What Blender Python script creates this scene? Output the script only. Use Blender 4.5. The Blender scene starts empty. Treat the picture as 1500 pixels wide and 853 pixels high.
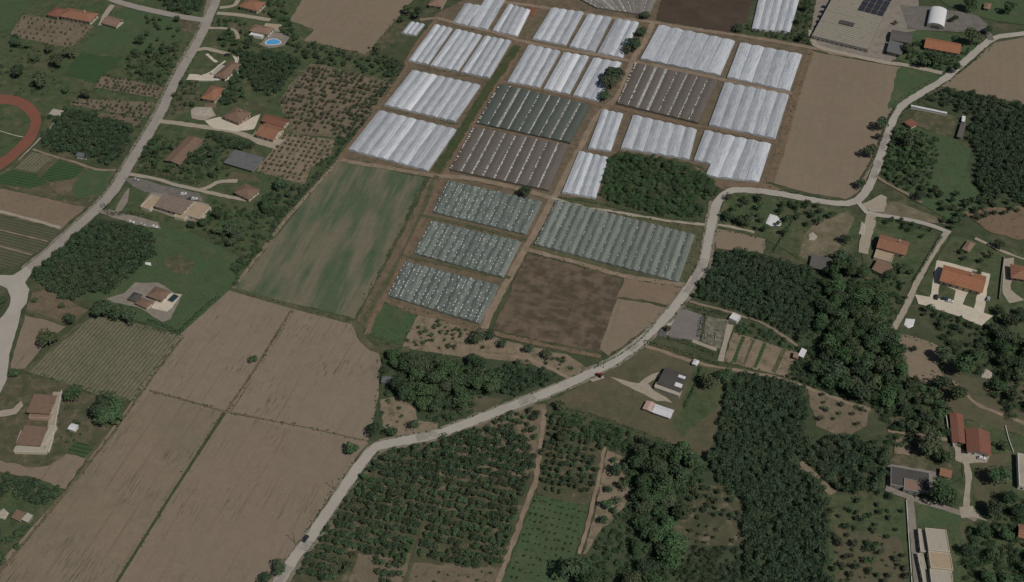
import bpy, math, random
import numpy as np
from mathutils import Vector
from mathutils.geometry import tessellate_polygon

random.seed(7)
rng = np.random.default_rng(7)
scene = bpy.context.scene
COL = scene.collection
R = math.radians

# ------------------------------------------------------------------ camera
FPX, CX, CY, CAMH, PITCH = 1700.0, 750.0, 426.5, 505.0, R(45)
CAMY = -CAMH / math.tan(PITCH)
cp, sp = math.cos(PITCH), math.sin(PITCH)


def g(px, py, z=0.0):
    """ground point (height z) seen at a photo coordinate"""
    x = (px - CX) / FPX
    y = (CY - py) / FPX
    d = (x, cp + y * sp, -sp + y * cp)
    t = (z - CAMH) / d[2]
    return (d[0] * t, CAMY + d[1] * t)


def mpp(px, py):
    """metres per photo pixel across, at that place"""
    a = g(px, py); b = g(px + 1, py)
    return abs(b[0] - a[0])


cam = bpy.data.cameras.new('camera')
cam.sensor_width = 36.0
cam.lens = 36.0 * FPX / 1500.0
cam.clip_start = 1.0
cam.clip_end = 20000.0
camo = bpy.data.objects.new('camera', cam)
camo.location = (0, CAMY, CAMH)
camo.rotation_euler = (R(90) - PITCH, 0, 0)
COL.objects.link(camo)
scene.camera = camo

# ------------------------------------------------------------------ light
SUN_AZ = math.atan2(0.74, -0.67)      # clockwise from +Y
SUN_EL = R(52)
w = bpy.data.worlds.new('World'); scene.world = w
w.use_nodes = True
nt = w.node_tree
bg = nt.nodes['Background']
sky = nt.nodes.new('ShaderNodeTexSky')
sky.sky_type = 'NISHITA'; sky.sun_disc = False
sky.sun_elevation = SUN_EL; sky.sun_rotation = SUN_AZ
sky.air_density = 1.0; sky.dust_density = 1.5
nt.links.new(sky.outputs[0], bg.inputs[0])
bg.inputs[1].default_value = 0.05
sl = bpy.data.lights.new('sun', 'SUN')
sl.energy = 4.1; sl.angle = R(0.53); sl.color = (1.0, 0.955, 0.89)
so = bpy.data.objects.new('sun', sl)
dv = Vector((-math.sin(SUN_AZ) * math.cos(SUN_EL), -math.cos(SUN_AZ) * math.cos(SUN_EL), -math.sin(SUN_EL)))
so.rotation_euler = dv.to_track_quat('-Z', 'Y').to_euler()
so.location = (300, -300, 600)
COL.objects.link(so)
vs = scene.view_settings
vs.view_transform = 'Standard'; vs.look = 'None'; vs.gamma = 1.0; vs.use_curve_mapping = False
vs.exposure = -0.87
scene.render.film_transparent = False
scene.cycles.max_bounces = 5
scene.cycles.diffuse_bounces = 3

# ------------------------------------------------------------------ materials
MATS = {}


class NB:
    def __init__(s, name, rough=0.9, spec=0.2):
        s.m = bpy.data.materials.new(name); s.m.use_nodes = True
        s.t = s.m.node_tree; s.n = s.t.nodes; s.l = s.t.links
        s.b = s.n['Principled BSDF']
        s.b.inputs['Roughness'].default_value = rough
        s.b.inputs['Specular IOR Level'].default_value = spec
        s.tc = s.n.new('ShaderNodeTexCoord')

    def sock(s, node_in, v):
        if isinstance(v, (int, float)): node_in.default_value = v
        elif isinstance(v, tuple): node_in.default_value = (*v, 1.0) if len(v) == 3 else v
        else: s.l.new(v, node_in)

    def vec(s, ang=0.0, scale=(1, 1, 1), coord='Object'):
        mp = s.n.new('ShaderNodeMapping'); mp.vector_type = 'TEXTURE'
        mp.inputs['Rotation'].default_value = (0, 0, ang)
        mp.inputs['Scale'].default_value = scale
        s.l.new(s.tc.outputs[coord], mp.inputs['Vector'])
        return mp.outputs[0]

    def noise(s, size, vec=None, detail=3.0, rough=0.55, w=None):
        n = s.n.new('ShaderNodeTexNoise')
        n.inputs['Scale'].default_value = 1.0 / size
        n.inputs['Detail'].default_value = detail
        n.inputs['Roughness'].default_value = rough
        s.l.new(vec if vec is not None else s.tc.outputs['Object'], n.inputs['Vector'])
        return n.outputs['Fac']

    def wave(s, vec, period=1.0, dist=0.0):
        n = s.n.new('ShaderNodeTexWave'); n.wave_type = 'BANDS'; n.bands_direction = 'Y'
        n.inputs['Scale'].default_value = 0.314159 / period
        n.inputs['Distortion'].default_value = dist
        n.inputs['Detail'].default_value = 1.0
        s.l.new(vec, n.inputs['Vector'])
        return n.outputs['Fac']

    def ramp(s, f, lo, hi, a=0.0, b=1.0):
        n = s.n.new('ShaderNodeMapRange')
        s.l.new(f, n.inputs[0])
        for i, v in zip((1, 2, 3, 4), (lo, hi, a, b)): n.inputs[i].default_value = v
        return n.outputs[0]

    def mul(s, a, b, op='MULTIPLY'):
        n = s.n.new('ShaderNodeMath'); n.operation = op
        s.sock(n.inputs[0], a); s.sock(n.inputs[1], b)
        return n.outputs[0]

    def mix(s, f, a, b, mode='MIX'):
        n = s.n.new('ShaderNodeMix'); n.data_type = 'RGBA'; n.blend_type = mode
        s.sock(n.inputs[0], f); s.sock(n.inputs[6], a); s.sock(n.inputs[7], b)
        return n.outputs[2]

    def scale(s, c, f):
        n = s.n.new('ShaderNodeMix'); n.data_type = 'RGBA'; n.blend_type = 'MULTIPLY'
        n.inputs[0].default_value = 1.0
        s.sock(n.inputs[6], c); s.l.new(f, n.inputs[7])
        return n.outputs[2]

    def out(s, c):
        s.sock(s.b.inputs['Base Color'], c)
        return s.m


def ground_mat(name, c1, c2, big=25.0, streaks=(), weeds=None, patches=(), furrow=None, fine=0.16, grain=1.1, tram=None):
    """streaks: (angle, across, along, lo, hi, colour, amount); weeds: (angle, across, along, thresh, colour, masksize)
    patches: (size, lo, hi, colour, amount); furrow: (angle, period, strength)"""
    b = NB(name)
    c = b.mix(b.ramp(b.noise(big, detail=5), 0.35, 0.65), c1, c2)
    for (ps, lo, hi, col, am) in patches:
        c = b.mix(b.ramp(b.noise(ps, detail=4), lo, hi, 0, am), c, col)
    for (an, ac, al, lo, hi, col, am) in streaks:
        c = b.mix(b.ramp(b.noise(1.0, b.vec(an, (al, ac, 1)), detail=3), lo, hi, 0, am), c, col)
    if furrow:
        an, per, st = furrow
        f = b.wave(b.vec(an, (1, 1, 1)), per, 0.6)
        c = b.scale(c, b.ramp(f, 0, 1, 1 - st, 1 + st * 0.4))
    if tram:      # tractor wheel lines
        an, per, col, am = tram
        f = b.ramp(b.wave(b.vec(an, (1, 1, 1)), per, 0.35), 0.93, 0.985, 0, am)
        f = b.mul(f, b.ramp(b.noise(24.0, detail=3), 0.42, 0.6))
        c = b.mix(f, c, col)
    if weeds:
        an, ac, al, th, col, ms = weeds
        f = b.ramp(b.noise(1.0, b.vec(an, (al, ac, 1)), detail=2), th, th + 0.05)
        k = b.ramp(b.noise(ms, detail=2), 0.46, 0.62)
        c = b.mix(b.mul(b.mul(f, k), 0.68), c, col)
    f1 = b.ramp(b.noise(grain, detail=2, rough=0.8), 0.25, 0.75, 1 - fine, 1 + fine)
    f2 = b.ramp(b.noise(6.0, detail=3, rough=0.7), 0.3, 0.7, 1 - fine * 0.7, 1 + fine * 0.7)
    return b.out(b.scale(b.scale(c, f1), f2))


def plain_mat(name, c, rough=0.7, var=0.12, size=2.0, spec=0.25, obj_var=0.0, metal=0.0):
    b = NB(name, rough, spec)
    f = b.ramp(b.noise(size, detail=4), 0.3, 0.7, 1 - var, 1 + var)
    col = b.scale(c, f)
    if obj_var:
        oi = b.n.new('ShaderNodeObjectInfo')
        col = b.scale(col, b.ramp(oi.outputs['Random'], 0, 1, 1 - obj_var, 1 + obj_var))
    b.b.inputs['Metallic'].default_value = metal
    return b.out(col)


def leaf_mat(name, c1, c2, c3=None, single=True):
    b = NB(name, 0.75, 0.15)
    geo = b.n.new('ShaderNodeNewGeometry')
    c = b.mix(b.ramp(b.noise(1.7, geo.outputs['Position'], detail=3, rough=0.7), 0.36, 0.64), c1, c2)
    if c3: c = b.mix(b.ramp(b.noise(14.0, geo.outputs['Position'], detail=2), 0.5, 0.7, 0, 0.8), c, c3)
    oi = b.n.new('ShaderNodeObjectInfo')
    if not single:
        c = b.mix(b.ramp(b.noise(30.0, geo.outputs['Position'], detail=3), 0.5, 0.66, 0, 0.55), c, (0.085, 0.105, 0.06))
        f = b.ramp(b.noise(4.2, geo.outputs['Position'], detail=1), 0.3, 0.7, 0.74, 1.24)
        return b.out(b.scale(c, f))
    c = b.mix(b.ramp(b.mul(b.mul(oi.outputs['Random'], 7.31), 1.0, 'FRACT'), 0.55, 1.0, 0, 0.55), c, (0.105, 0.105, 0.058))
    c = b.mix(b.ramp(b.noise(5.0, geo.outputs['Position'], detail=2), 0.52, 0.72, 0, 0.5), c, (0.098, 0.108, 0.06))
    c = b.scale(c, b.ramp(oi.outputs['Random'], 0, 1, 0.72, 1.28))
    return b.out(c)


def tile_mat(name, c1, c2, dark=0.75, period=0.9):
    b = NB(name, 0.85, 0.15)
    c = b.mix(b.ramp(b.noise(1.6, detail=5, rough=0.7), 0.35, 0.65), c1, c2)
    c = b.mix(b.ramp(b.noise(4.0, detail=3), 0.55, 0.75, 0, 0.55), c, tuple(x * 0.55 for x in c1))
    f = b.ramp(b.wave(b.vec(0, (1, 1, 1)), period, 0.3), 0, 1, dark, 1.08)
    return b.out(b.scale(c, f))


TAN = (0.274, 0.226, 0.17); TAN2 = (0.254, 0.207, 0.152)
REDTAN = (0.272, 0.214, 0.157)
DIRT = (0.33, 0.255, 0.185); DIRT2 = (0.25, 0.19, 0.135)
GRASS = (0.076, 0.108, 0.050); GRASS2 = (0.098, 0.112, 0.058); GREEN = (0.068, 0.118, 0.052)
WEED = (0.07, 0.085, 0.045)


def ang(x1, y1, x2, y2):
    a = g(x1, y1); b = g(x2, y2)
    return math.atan2(b[1] - a[1], b[0] - a[0])


A_C = ang(525, 465, 630, 260)      # along the tunnels
B_C = ang(625, 258, 1040, 330)     # across
A_L = ang(172, 853, 328, 605)      # along the lower fields

M = {}
M['base'] = ground_mat('rough_grass', (0.068, 0.09, 0.044), (0.084, 0.094, 0.052), 40, patches=((18, 0.52, 0.68, (0.15, 0.13, 0.082), 0.75), (7, 0.52, 0.66, (0.045, 0.07, 0.034), 0.85)), fine=0.22)
M['grass'] = ground_mat('meadow_grass', GRASS, GRASS2, 22, patches=((7, 0.5, 0.66, (0.05, 0.078, 0.036), 0.8), (12, 0.54, 0.68, (0.14, 0.128, 0.076), 0.7)), fine=0.22)
M['green'] = ground_mat('green_lawn', (0.075, 0.125, 0.056), (0.082, 0.112, 0.056), 15, patches=((6, 0.5, 0.7, (0.054, 0.094, 0.044), 0.7), (14, 0.52, 0.68, (0.115, 0.125, 0.07), 0.6)), fine=0.24)
M['lawn'] = ground_mat('mown_dry_lawn', (0.14, 0.122, 0.076), (0.115, 0.11, 0.066), 18, streaks=((B_C, 2.2, 30, 0.45, 0.7, (0.128, 0.112, 0.07), 0.6),), patches=((11, 0.5, 0.7, (0.075, 0.092, 0.048), 0.7),))
M['soil'] = ground_mat('tilled_soil', TAN, TAN2, 60, streaks=((A_L, 1.6, 60, 0.5, 0.75, (0.252, 0.197, 0.14), 0.4), (A_L, 7, 200, 0.5, 0.8, (0.305, 0.242, 0.175), 0.5)), weeds=(A_L, 0.8, 8, 0.585, (0.105, 0.098, 0.062), 26), furrow=(A_L, 1.5, 0.025), tram=(A_L, 9.0, (0.215, 0.17, 0.118), 0.6), fine=0.09, patches=((9, 0.56, 0.72, (0.235, 0.182, 0.128), 0.6), (45, 0.45, 0.65, (0.29, 0.222, 0.165), 0.5)))
M['soil_weedy'] = ground_mat('weedy_soil', (0.262, 0.212, 0.152), (0.232, 0.192, 0.133), 45, streaks=((A_L, 1.4, 40, 0.5, 0.75, (0.225, 0.182, 0.126), 0.45),), weeds=(A_L, 0.75, 9, 0.545, (0.09, 0.09, 0.055), 30), furrow=(A_L, 1.5, 0.03), fine=0.1, tram=(A_L, 11.0, (0.19, 0.155, 0.105), 0.6), patches=((8, 0.56, 0.72, (0.21, 0.17, 0.115), 0.6), (38, 0.48, 0.66, (0.285, 0.215, 0.158), 0.7)))
M['soil_red'] = ground_mat('reddish_soil', REDTAN, TAN2, 40, streaks=((A_L, 2.0, 80, 0.48, 0.7, (0.272, 0.205, 0.148), 0.45),), weeds=(A_L, 0.8, 9, 0.6, (0.115, 0.105, 0.066), 24), furrow=(A_L, 1.7, 0.025), fine=0.09, tram=(A_L, 10.0, (0.215, 0.165, 0.115), 0.6), patches=((9, 0.56, 0.72, (0.235, 0.18, 0.128), 0.6), (35, 0.5, 0.68, (0.262, 0.212, 0.155), 0.7)))
M['soil_flat'] = ground_mat('smooth_soil', (0.268, 0.213, 0.152), (0.25, 0.197, 0.142), 70, streaks=((A_C, 2.5, 80, 0.5, 0.8, (0.29, 0.23, 0.165), 0.5),), fine=0.08, furrow=(A_C, 1.6, 0.02), tram=(A_C, 12.0, (0.22, 0.175, 0.125), 0.35), patches=((22, 0.52, 0.68, (0.24, 0.196, 0.135), 0.6), (9, 0.58, 0.75, (0.29, 0.225, 0.165), 0.5)))
M['plough'] = ground_mat('dark_plough', (0.083, 0.06, 0.045), (0.095, 0.07, 0.052), 25, furrow=(B_C, 1.6, 0.1), fine=0.16, patches=((16, 0.5, 0.7, (0.115, 0.086, 0.063), 0.6),))
M['plough_patchy'] = ground_mat('patchy_plough', (0.185, 0.142, 0.098), (0.15, 0.115, 0.08), 20, patches=((9, 0.40, 0.58, (0.095, 0.076, 0.05), 0.9), (22, 0.52, 0.66, (0.085, 0.08, 0.046), 0.5)), streaks=((A_C, 4.5, 16, 0.48, 0.62, (0.09, 0.07, 0.048), 0.6), (B_C, 4.0, 9, 0.48, 0.62, (0.215, 0.165, 0.115), 0.5)), fine=0.12)
M['soil_rows'] = ground_mat('planted_rows_soil', (0.26, 0.195, 0.135), (0.225, 0.17, 0.12), 20, weeds=(B_C, 1.2, 2.0, 0.6, (0.1, 0.09, 0.06), 400), fine=0.1)
M['wheat'] = ground_mat('young_wheat', (0.082, 0.125, 0.072), (0.095, 0.132, 0.078), 40, patches=((16, 0.5, 0.7, (0.12, 0.145, 0.085), 0.6),), streaks=((ang(520, 465, 620, 262), 13.0, 60, 0.43, 0.56, (0.205, 0.18, 0.125), 0.9), (ang(520, 465, 620, 262), 3.0, 34, 0.5, 0.66, (0.2, 0.178, 0.122), 0.6), (ang(520, 465, 620, 262), 1.4, 40, 0.5, 0.7, (0.13, 0.145, 0.085), 0.7), (ang(520, 465, 620, 262), 12.0, 90, 0.56, 0.68, (0.075, 0.12, 0.065), 0.8)), fine=0.1)
M['stubble'] = ground_mat('greenish_crop', (0.215, 0.198, 0.132), (0.18, 0.172, 0.112), 25, furrow=(ang(190, 590, 268, 495), 2.4, 0.3), streaks=((ang(190, 590, 268, 495), 0.8, 3, 0.48, 0.64, (0.1, 0.106, 0.064), 0.6), (B_C, 2, 12, 0.55, 0.7, (0.215, 0.185, 0.125), 0.5)), fine=0.16)
M['vineyard'] = ground_mat('grey_green_rows', (0.125, 0.125, 0.078), (0.11, 0.115, 0.07), 25, furrow=(ang(0, 345, 80, 365), 2.4, 0.28), fine=0.14)
M['garden'] = ground_mat('garden_ground', (0.13, 0.115, 0.075), (0.075, 0.09, 0.045), 9, patches=((5, 0.5, 0.65, (0.19, 0.15, 0.1), 0.7),), fine=0.2)
M['sand'] = ground_mat('sandy_ground', (0.28, 0.22, 0.155), (0.23, 0.185, 0.125), 10, patches=((5, 0.52, 0.66, (0.12, 0.115, 0.07), 0.7),), fine=0.18)
M['orchard_soil'] = ground_mat('orchard_soil', (0.235, 0.185, 0.13), (0.175, 0.145, 0.098), 12, patches=((4, 0.52, 0.7, (0.1, 0.1, 0.06), 0.75),), fine=0.16)
M['orchard_shade'] = ground_mat('orchard_mixed_floor', (0.12, 0.11, 0.068), (0.075, 0.085, 0.045), 10, patches=((6, 0.55, 0.68, (0.22, 0.175, 0.122), 0.8),), fine=0.16)
M['woodfloor'] = ground_mat('wood_floor', (0.06, 0.085, 0.044), (0.075, 0.09, 0.05), 10, fine=0.2)
M['rowcrop'] = ground_mat('green_crop_rows', (0.055, 0.11, 0.045), (0.062, 0.1, 0.045), 14, furrow=(B_C, 2.6, 0.3), fine=0.12)
M['dirt'] = ground_mat('dirt_track', DIRT, DIRT2, 9, patches=((3, 0.55, 0.7, (0.19, 0.155, 0.105), 0.6),), fine=0.14)
M['dirt_dark'] = ground_mat('earth_strip', (0.2, 0.152, 0.105), (0.155, 0.125, 0.08), 9, patches=((4, 0.5, 0.66, (0.1, 0.1, 0.058), 0.7),), fine=0.16)
M['dirt_brown'] = ground_mat('brown_earth_edge', (0.235, 0.165, 0.11), (0.195, 0.142, 0.095), 12, patches=((4, 0.5, 0.66, (0.13, 0.105, 0.066), 0.6),), fine=0.14)
M['verge'] = ground_mat('grassy_verge', (0.125, 0.12, 0.07), (0.09, 0.1, 0.052), 9, patches=((5, 0.52, 0.7, (0.2, 0.16, 0.105), 0.6),), fine=0.18)
M['verge_green'] = ground_mat('green_strip', (0.062, 0.085, 0.036), (0.085, 0.092, 0.045), 8, fine=0.18)
M['asphalt'] = ground_mat('worn_asphalt', (0.48, 0.44, 0.385), (0.43, 0.395, 0.345), 14, patches=((6, 0.55, 0.72, (0.36, 0.335, 0.295), 0.6), (1.5, 0.6, 0.75, (0.34, 0.31, 0.27), 0.5)), fine=0.07)
M['asphalt_long'] = ground_mat('grey_worn_asphalt', (0.38, 0.345, 0.305), (0.34, 0.31, 0.27), 14, patches=((5, 0.55, 0.72, (0.3, 0.275, 0.24), 0.6), (1.5, 0.6, 0.75, (0.27, 0.25, 0.22), 0.5)), fine=0.08)
M['asphalt_old'] = ground_mat('grey_asphalt', (0.29, 0.265, 0.235), (0.25, 0.23, 0.2), 10, patches=((3, 0.52, 0.68, (0.36, 0.33, 0.29), 0.7),), fine=0.14)
M['asphalt_shade'] = ground_mat('shade_toned_asphalt', (0.40, 0.37, 0.325), (0.31, 0.285, 0.25), 4, patches=((1.5, 0.5, 0.66, (0.26, 0.245, 0.215), 0.7),), fine=0.14)  # darker asphalt tone, tree shade put into the colour
M['shoulder'] = ground_mat('road_shoulder', (0.30, 0.26, 0.21), (0.2, 0.185, 0.135), 6, patches=((3, 0.5, 0.66, (0.12, 0.13, 0.075), 0.7),), fine=0.2)
M['yard'] = ground_mat('paved_yard', (0.3, 0.265, 0.225), (0.26, 0.23, 0.19), 8, patches=((4, 0.55, 0.7, (0.22, 0.19, 0.15), 0.6),), fine=0.12)
M['yard_grey'] = ground_mat('grey_yard', (0.2, 0.185, 0.165), (0.17, 0.155, 0.135), 8, patches=((3, 0.55, 0.7, (0.26, 0.235, 0.2), 0.6),), fine=0.14)
M['yard_mauve'] = ground_mat('mauve_grey_yard', (0.24, 0.215, 0.205), (0.205, 0.185, 0.172), 8, patches=((4, 0.55, 0.7, (0.26, 0.225, 0.19), 0.6),), fine=0.1)
M['derelict'] = ground_mat('derelict_slabs', (0.19, 0.18, 0.14), (0.13, 0.135, 0.09), 5, patches=((3, 0.5, 0.62, (0.26, 0.235, 0.18), 0.7), (2.5, 0.55, 0.66, (0.08, 0.08, 0.06), 0.7)), fine=0.22)
M['gravel'] = ground_mat('pale_gravel', (0.44, 0.39, 0.31), (0.37, 0.32, 0.25), 6, patches=((3, 0.55, 0.7, (0.3, 0.26, 0.2), 0.6),), fine=0.14)
M['pale'] = ground_mat('pale_paving', (0.68, 0.61, 0.49), (0.6, 0.53, 0.42), 8, fine=0.08)
M['track_red'] = ground_mat('red_running_track', (0.26, 0.105, 0.07), (0.235, 0.1, 0.068), 14, fine=0.08)
M['wildmound'] = ground_mat('waste_ground', (0.26, 0.215, 0.15), (0.16, 0.145, 0.09), 9, patches=((6, 0.45, 0.65, (0.105, 0.105, 0.06), 0.7),), fine=0.2)

# ------------------------------------------------------------------ helpers
BLOCKS = []   # world polygons of buildings etc
LAYER = [0]


def next_z():
    LAYER[0] += 1
    return 0.02 + 0.0025 * LAYER[0]


def props(o, label=None, cat=None, group=None, kind=None):
    if label: o['label'] = label
    if cat: o['category'] = cat
    if group: o['group'] = group
    if kind: o['kind'] = kind
    return o


def mesh_obj(name, verts, faces, mats, parent=None, mi=None, loc=None, rot=0.0):
    me = bpy.data.meshes.new(name)
    me.from_pydata([tuple(v) for v in verts], [], [tuple(f) for f in faces])
    for m in (mats if isinstance(mats, (list, tuple)) else [mats]): me.materials.append(m)
    if mi is not None: me.polygons.foreach_set('material_index', mi)
    me.update()
    o = bpy.data.objects.new(name, me); COL.objects.link(o)
    if parent is not None: o.parent = parent
    if loc is not None: o.location = loc
    if rot: o.rotation_euler = (0, 0, rot)
    return o


def empty(name, loc, rot=0.0):
    o = bpy.data.objects.new(name, None); COL.objects.link(o)
    o.location = loc; o.rotation_euler = (0, 0, rot); o.empty_display_size = 1.0
    return o


def rough_edge(pts, step=4.0, amp=0.5):
    out = []
    n = len(pts)
    for i in range(n):
        a = np.array(pts[i]); b = np.array(pts[(i + 1) % n])
        L = float(np.linalg.norm(b - a)); k = max(1, int(L / step))
        nrm = np.array([-(b - a)[1], (b - a)[0]]) / max(L, 1e-6)
        for j in range(k):
            q = a + (b - a) * j / k
            if amp: q = q + nrm * random.uniform(-amp, amp)
            out.append((q[0], q[1]))
    return out


def ground(name, px, mat, amp=0.5, step=4.0):
    pts = rough_edge([g(*p) for p in px], step, amp)
    z = next_z()
    v = [(p[0], p[1], z) for p in pts]
    tris = tessellate_polygon([[Vector(q) for q in v]])
    # keep faces pointing up
    fs = []
    for t in tris:
        a, b, c = (v[i] for i in t)
        cr = (b[0] - a[0]) * (c[1] - a[1]) - (b[1] - a[1]) * (c[0] - a[0])
        fs.append(t if cr > 0 else t[::-1])
    if name in ('driveway', 'yard', 'terrace', 'garden_beds'): BLOCKS.append([(p[0], p[1]) for p in v])
    o = mesh_obj(name, v, fs, M[mat])
    return props(o, kind='structure')


HARD = []
ROADS = []   # world polylines with half width, for keeping trees off


def spline(pts, seg=3.0):
    P = [np.array(p) for p in pts]
    P = [2 * P[0] - P[1]] + P + [2 * P[-1] - P[-2]]
    out = []
    for i in range(1, len(P) - 2):
        L = np.linalg.norm(P[i + 1] - P[i]); k = max(2, int(L / seg))
        for j in range(k):
            t = j / k
            out.append(0.5 * ((2 * P[i]) + (-P[i - 1] + P[i + 1]) * t + (2 * P[i - 1] - 5 * P[i] + 4 * P[i + 1] - P[i + 2]) * t * t + (-P[i - 1] + 3 * P[i] - 3 * P[i + 1] + P[i + 2]) * t ** 3))
    out.append(P[-2])
    return out


def strip(name, px, width, mat, amp=0.15, smooth=True, block=True, off=0.0):
    pts = [g(*p) for p in px]
    pts = spline(pts) if smooth else [np.array(p) for p in pts]
    z = next_z(); v = []; f = []
    for i, p in enumerate(pts):
        a = pts[max(i - 1, 0)]; b = pts[min(i + 1, len(pts) - 1)]
        d = (b - a) / max(np.linalg.norm(b - a), 1e-6); n = np.array([-d[1], d[0]])
        l = p + n * (off + width / 2 + random.uniform(-amp, amp)); r = p + n * (off - width / 2 + random.uniform(-amp, amp))
        v += [(l[0], l[1], z), (r[0], r[1], z)]
        if i: f.append((2 * i - 2, 2 * i - 1, 2 * i + 1, 2 * i))
    if name in ('road', 'lane'): HARD.append((np.array(pts), width / 2))
    if block: ROADS.append((np.array(pts), width / 2))
    return props(mesh_obj(name, v, f, M[mat]), kind='structure')


def inside(p, poly):
    x, y = p; c = False; n = len(poly); j = n - 1
    for i in range(n):
        xi, yi = poly[i]; xj, yj = poly[j]
        if (yi > y) != (yj > y) and x < (xj - xi) * (y - yi) / (yj - yi) + xi: c = not c
        j = i
    return c




def blocked(p, r):
    for pts, hw in ROADS:
        d = pts - np.array(p)
        if (d[:, 0] ** 2 + d[:, 1] ** 2).min() < (hw + r * 0.75) ** 2: return True
    for poly in BLOCKS:
        if inside(p, poly): return True
        for q in poly:
            if (q[0] - p[0]) ** 2 + (q[1] - p[1]) ** 2 < (r * 0.7) ** 2: return True
    return False


class MB:
    def __init__(s): s.v = []; s.f = []; s.mi = []

    def box(s, c, size, z0, rot=0.0, mi=0, taper=1.0):
        n = len(s.v); cs, sn = math.cos(rot), math.sin(rot)
        for k in range(2):
            sc = taper if k else 1.0
            for (a, b) in ((-1, -1), (1, -1), (1, 1), (-1, 1)):
                x, y = a * size[0] / 2 * sc, b * size[1] / 2 * sc
                s.v.append((c[0] + x * cs - y * sn, c[1] + x * sn + y * cs, z0 + k * size[2]))
        for q in ((3, 2, 1, 0), (4, 5, 6, 7), (0, 1, 5, 4), (1, 2, 6, 5), (2, 3, 7, 6), (3, 0, 4, 7)):
            s.f.append(tuple(n + i for i in q)); s.mi.append(mi)

    def poly(s, pts, mi=0):
        n = len(s.v); s.v += [tuple(p) for p in pts]; s.f.append(tuple(range(n, n + len(pts)))); s.mi.append(mi)

    def tube(s, p0, p1, r0, r1, k=6, mi=0):
        p0 = Vector(p0); p1 = Vector(p1); d = (p1 - p0).normalized()
        u = d.orthogonal().normalized(); w_ = d.cross(u); n = len(s.v)
        for p, r in ((p0, r0), (p1, r1)):
            for i in range(k):
                a = 2 * math.pi * i / k
                s.v.append(tuple(p + u * (math.cos(a) * r) + w_ * (math.sin(a) * r)))
        for i in range(k):
            s.f.append((n + i, n + (i + 1) % k, n + k + (i + 1) % k, n + k + i)); s.mi.append(mi)
        s.f.append(tuple(n + k + i for i in range(k))); s.mi.append(mi)

    def build(s, name, mats, parent=None, loc=None, rot=0.0):
        return mesh_obj(name, s.v, s.f, mats, parent, s.mi, loc, rot)

# ------------------------------------------------------------------ the ground
S = 9000.0
props(mesh_obj('ground', [(-S, -S, 0), (S, -S, 0), (S, S, 0), (-S, S, 0)], [(0, 1, 2, 3)], M['base']), kind='structure')
# country beyond the frame: rough patchwork of fields
for (px, m) in (
    ([(-420, -60), (-150, -110), (-60, 60), (-260, 180)], 'soil_flat'), ([(-300, 190), (-70, 90), (-20, 130), (-30, 270), (-260, 330)], 'grass'),
    ([(-260, 340), (-20, 400), (-60, 560), (-330, 520)], 'stubble'), ([(-330, 560), (-70, 590), (-110, 840), (-420, 800)], 'soil_red'),
    ([(1530, 60), (1800, 20), (1850, 160), (1540, 150)], 'soil_flat'), ([(1540, 350), (1800, 330), (1900, 560), (1560, 520)], 'stubble'),
    ([(1550, 600), (1850, 620), (1950, 853), (1570, 853)], 'wheat'), ([(0, -30), (400, -60), (380, -160), (-60, -140)], 'wheat'),
    ([(650, -40), (960, -30), (980, -150), (640, -170)], 'soil_flat'), ([(1150, -40), (1700, -10), (1720, -140), (1160, -160)], 'stubble')):
    ground('field', px, m, 1.5, 12)

# --- upper left quarter
ground('meadow', [(-40, -30), (330, -30), (303, 30), (240, 150), (205, 205), (120, 230), (60, 215), (65, 170), (20, 132), (-40, 132)], 'grass', 1)
ground('field', [(33, 21), (139, 38), (103, 72), (13, 52)], 'orchard_soil', 0.8)
ground('meadow', [(112, 78), (150, 38), (178, 12), (240, 22), (275, 30), (262, 60), (215, 70), (192, 82)], 'green', 1)
ground('meadow', [(-40, 10), (30, -8), (40, 5), (20, 40), (-40, 60)], 'green', 1)
ground('field', [(118, 77), (180, 86), (140, 122), (92, 110)], 'rowcrop', 0.8)
ground('field', [(150, 110), (242, 128), (232, 145), (136, 128)], 'orchard_soil', 0.8)
ground('field', [(113, 144), (228, 150), (213, 174), (102, 153)], 'orchard_soil', 0.8)
ground('field', [(150, 165), (210, 176), (200, 186), (140, 172)], 'dirt_dark', 0.8)
# sports ground
ground('playing_field', [(-90, 140), (0, 139), (20, 140), (42, 148), (55, 160), (60, 175), (56, 192), (46, 211), (20, 236), (-2, 252), (-60, 300), (-160, 260)], 'grass', 0)
tr_o = [(-90, 139), (0, 139), (22, 141), (41, 148), (54, 160), (60, 174), (57, 191), (46, 211), (20, 235), (-2, 251), (-60, 290)]
tr_i = [(-80, 153), (-2, 152), (18, 154), (31, 160), (41, 169), (45, 178), (43, 188), (34, 203), (12, 224), (-8, 238), (-60, 275)]
to = spline([g(*p) for p in tr_o], 3); ti = spline([g(*p) for p in tr_i], 3)
n = 60
to = [to[int(i * (len(to) - 1) / n)] for i in range(n + 1)]; ti = [ti[int(i * (len(ti) - 1) / n)] for i in range(n + 1)]
z = next_z()
props(mesh_obj('running_track', [(p[0], p[1], z) for p in to] + [(p[0], p[1], z) for p in ti], [(i, n + 1 + i, n + 2 + i, i + 1) for i in range(n)], M['track_red']), kind='structure')
ROADS.append((np.array(to), 6.0))
strip('path', [(-10, 189), (20, 198), (34, 201)], 0.5, 'pale', 0.05, True, False)
strip('path', [(84, 163), (76, 185), (62, 200), (40, 222), (10, 250), (-10, 262)], 1.2, 'gravel', 0.3)
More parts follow.
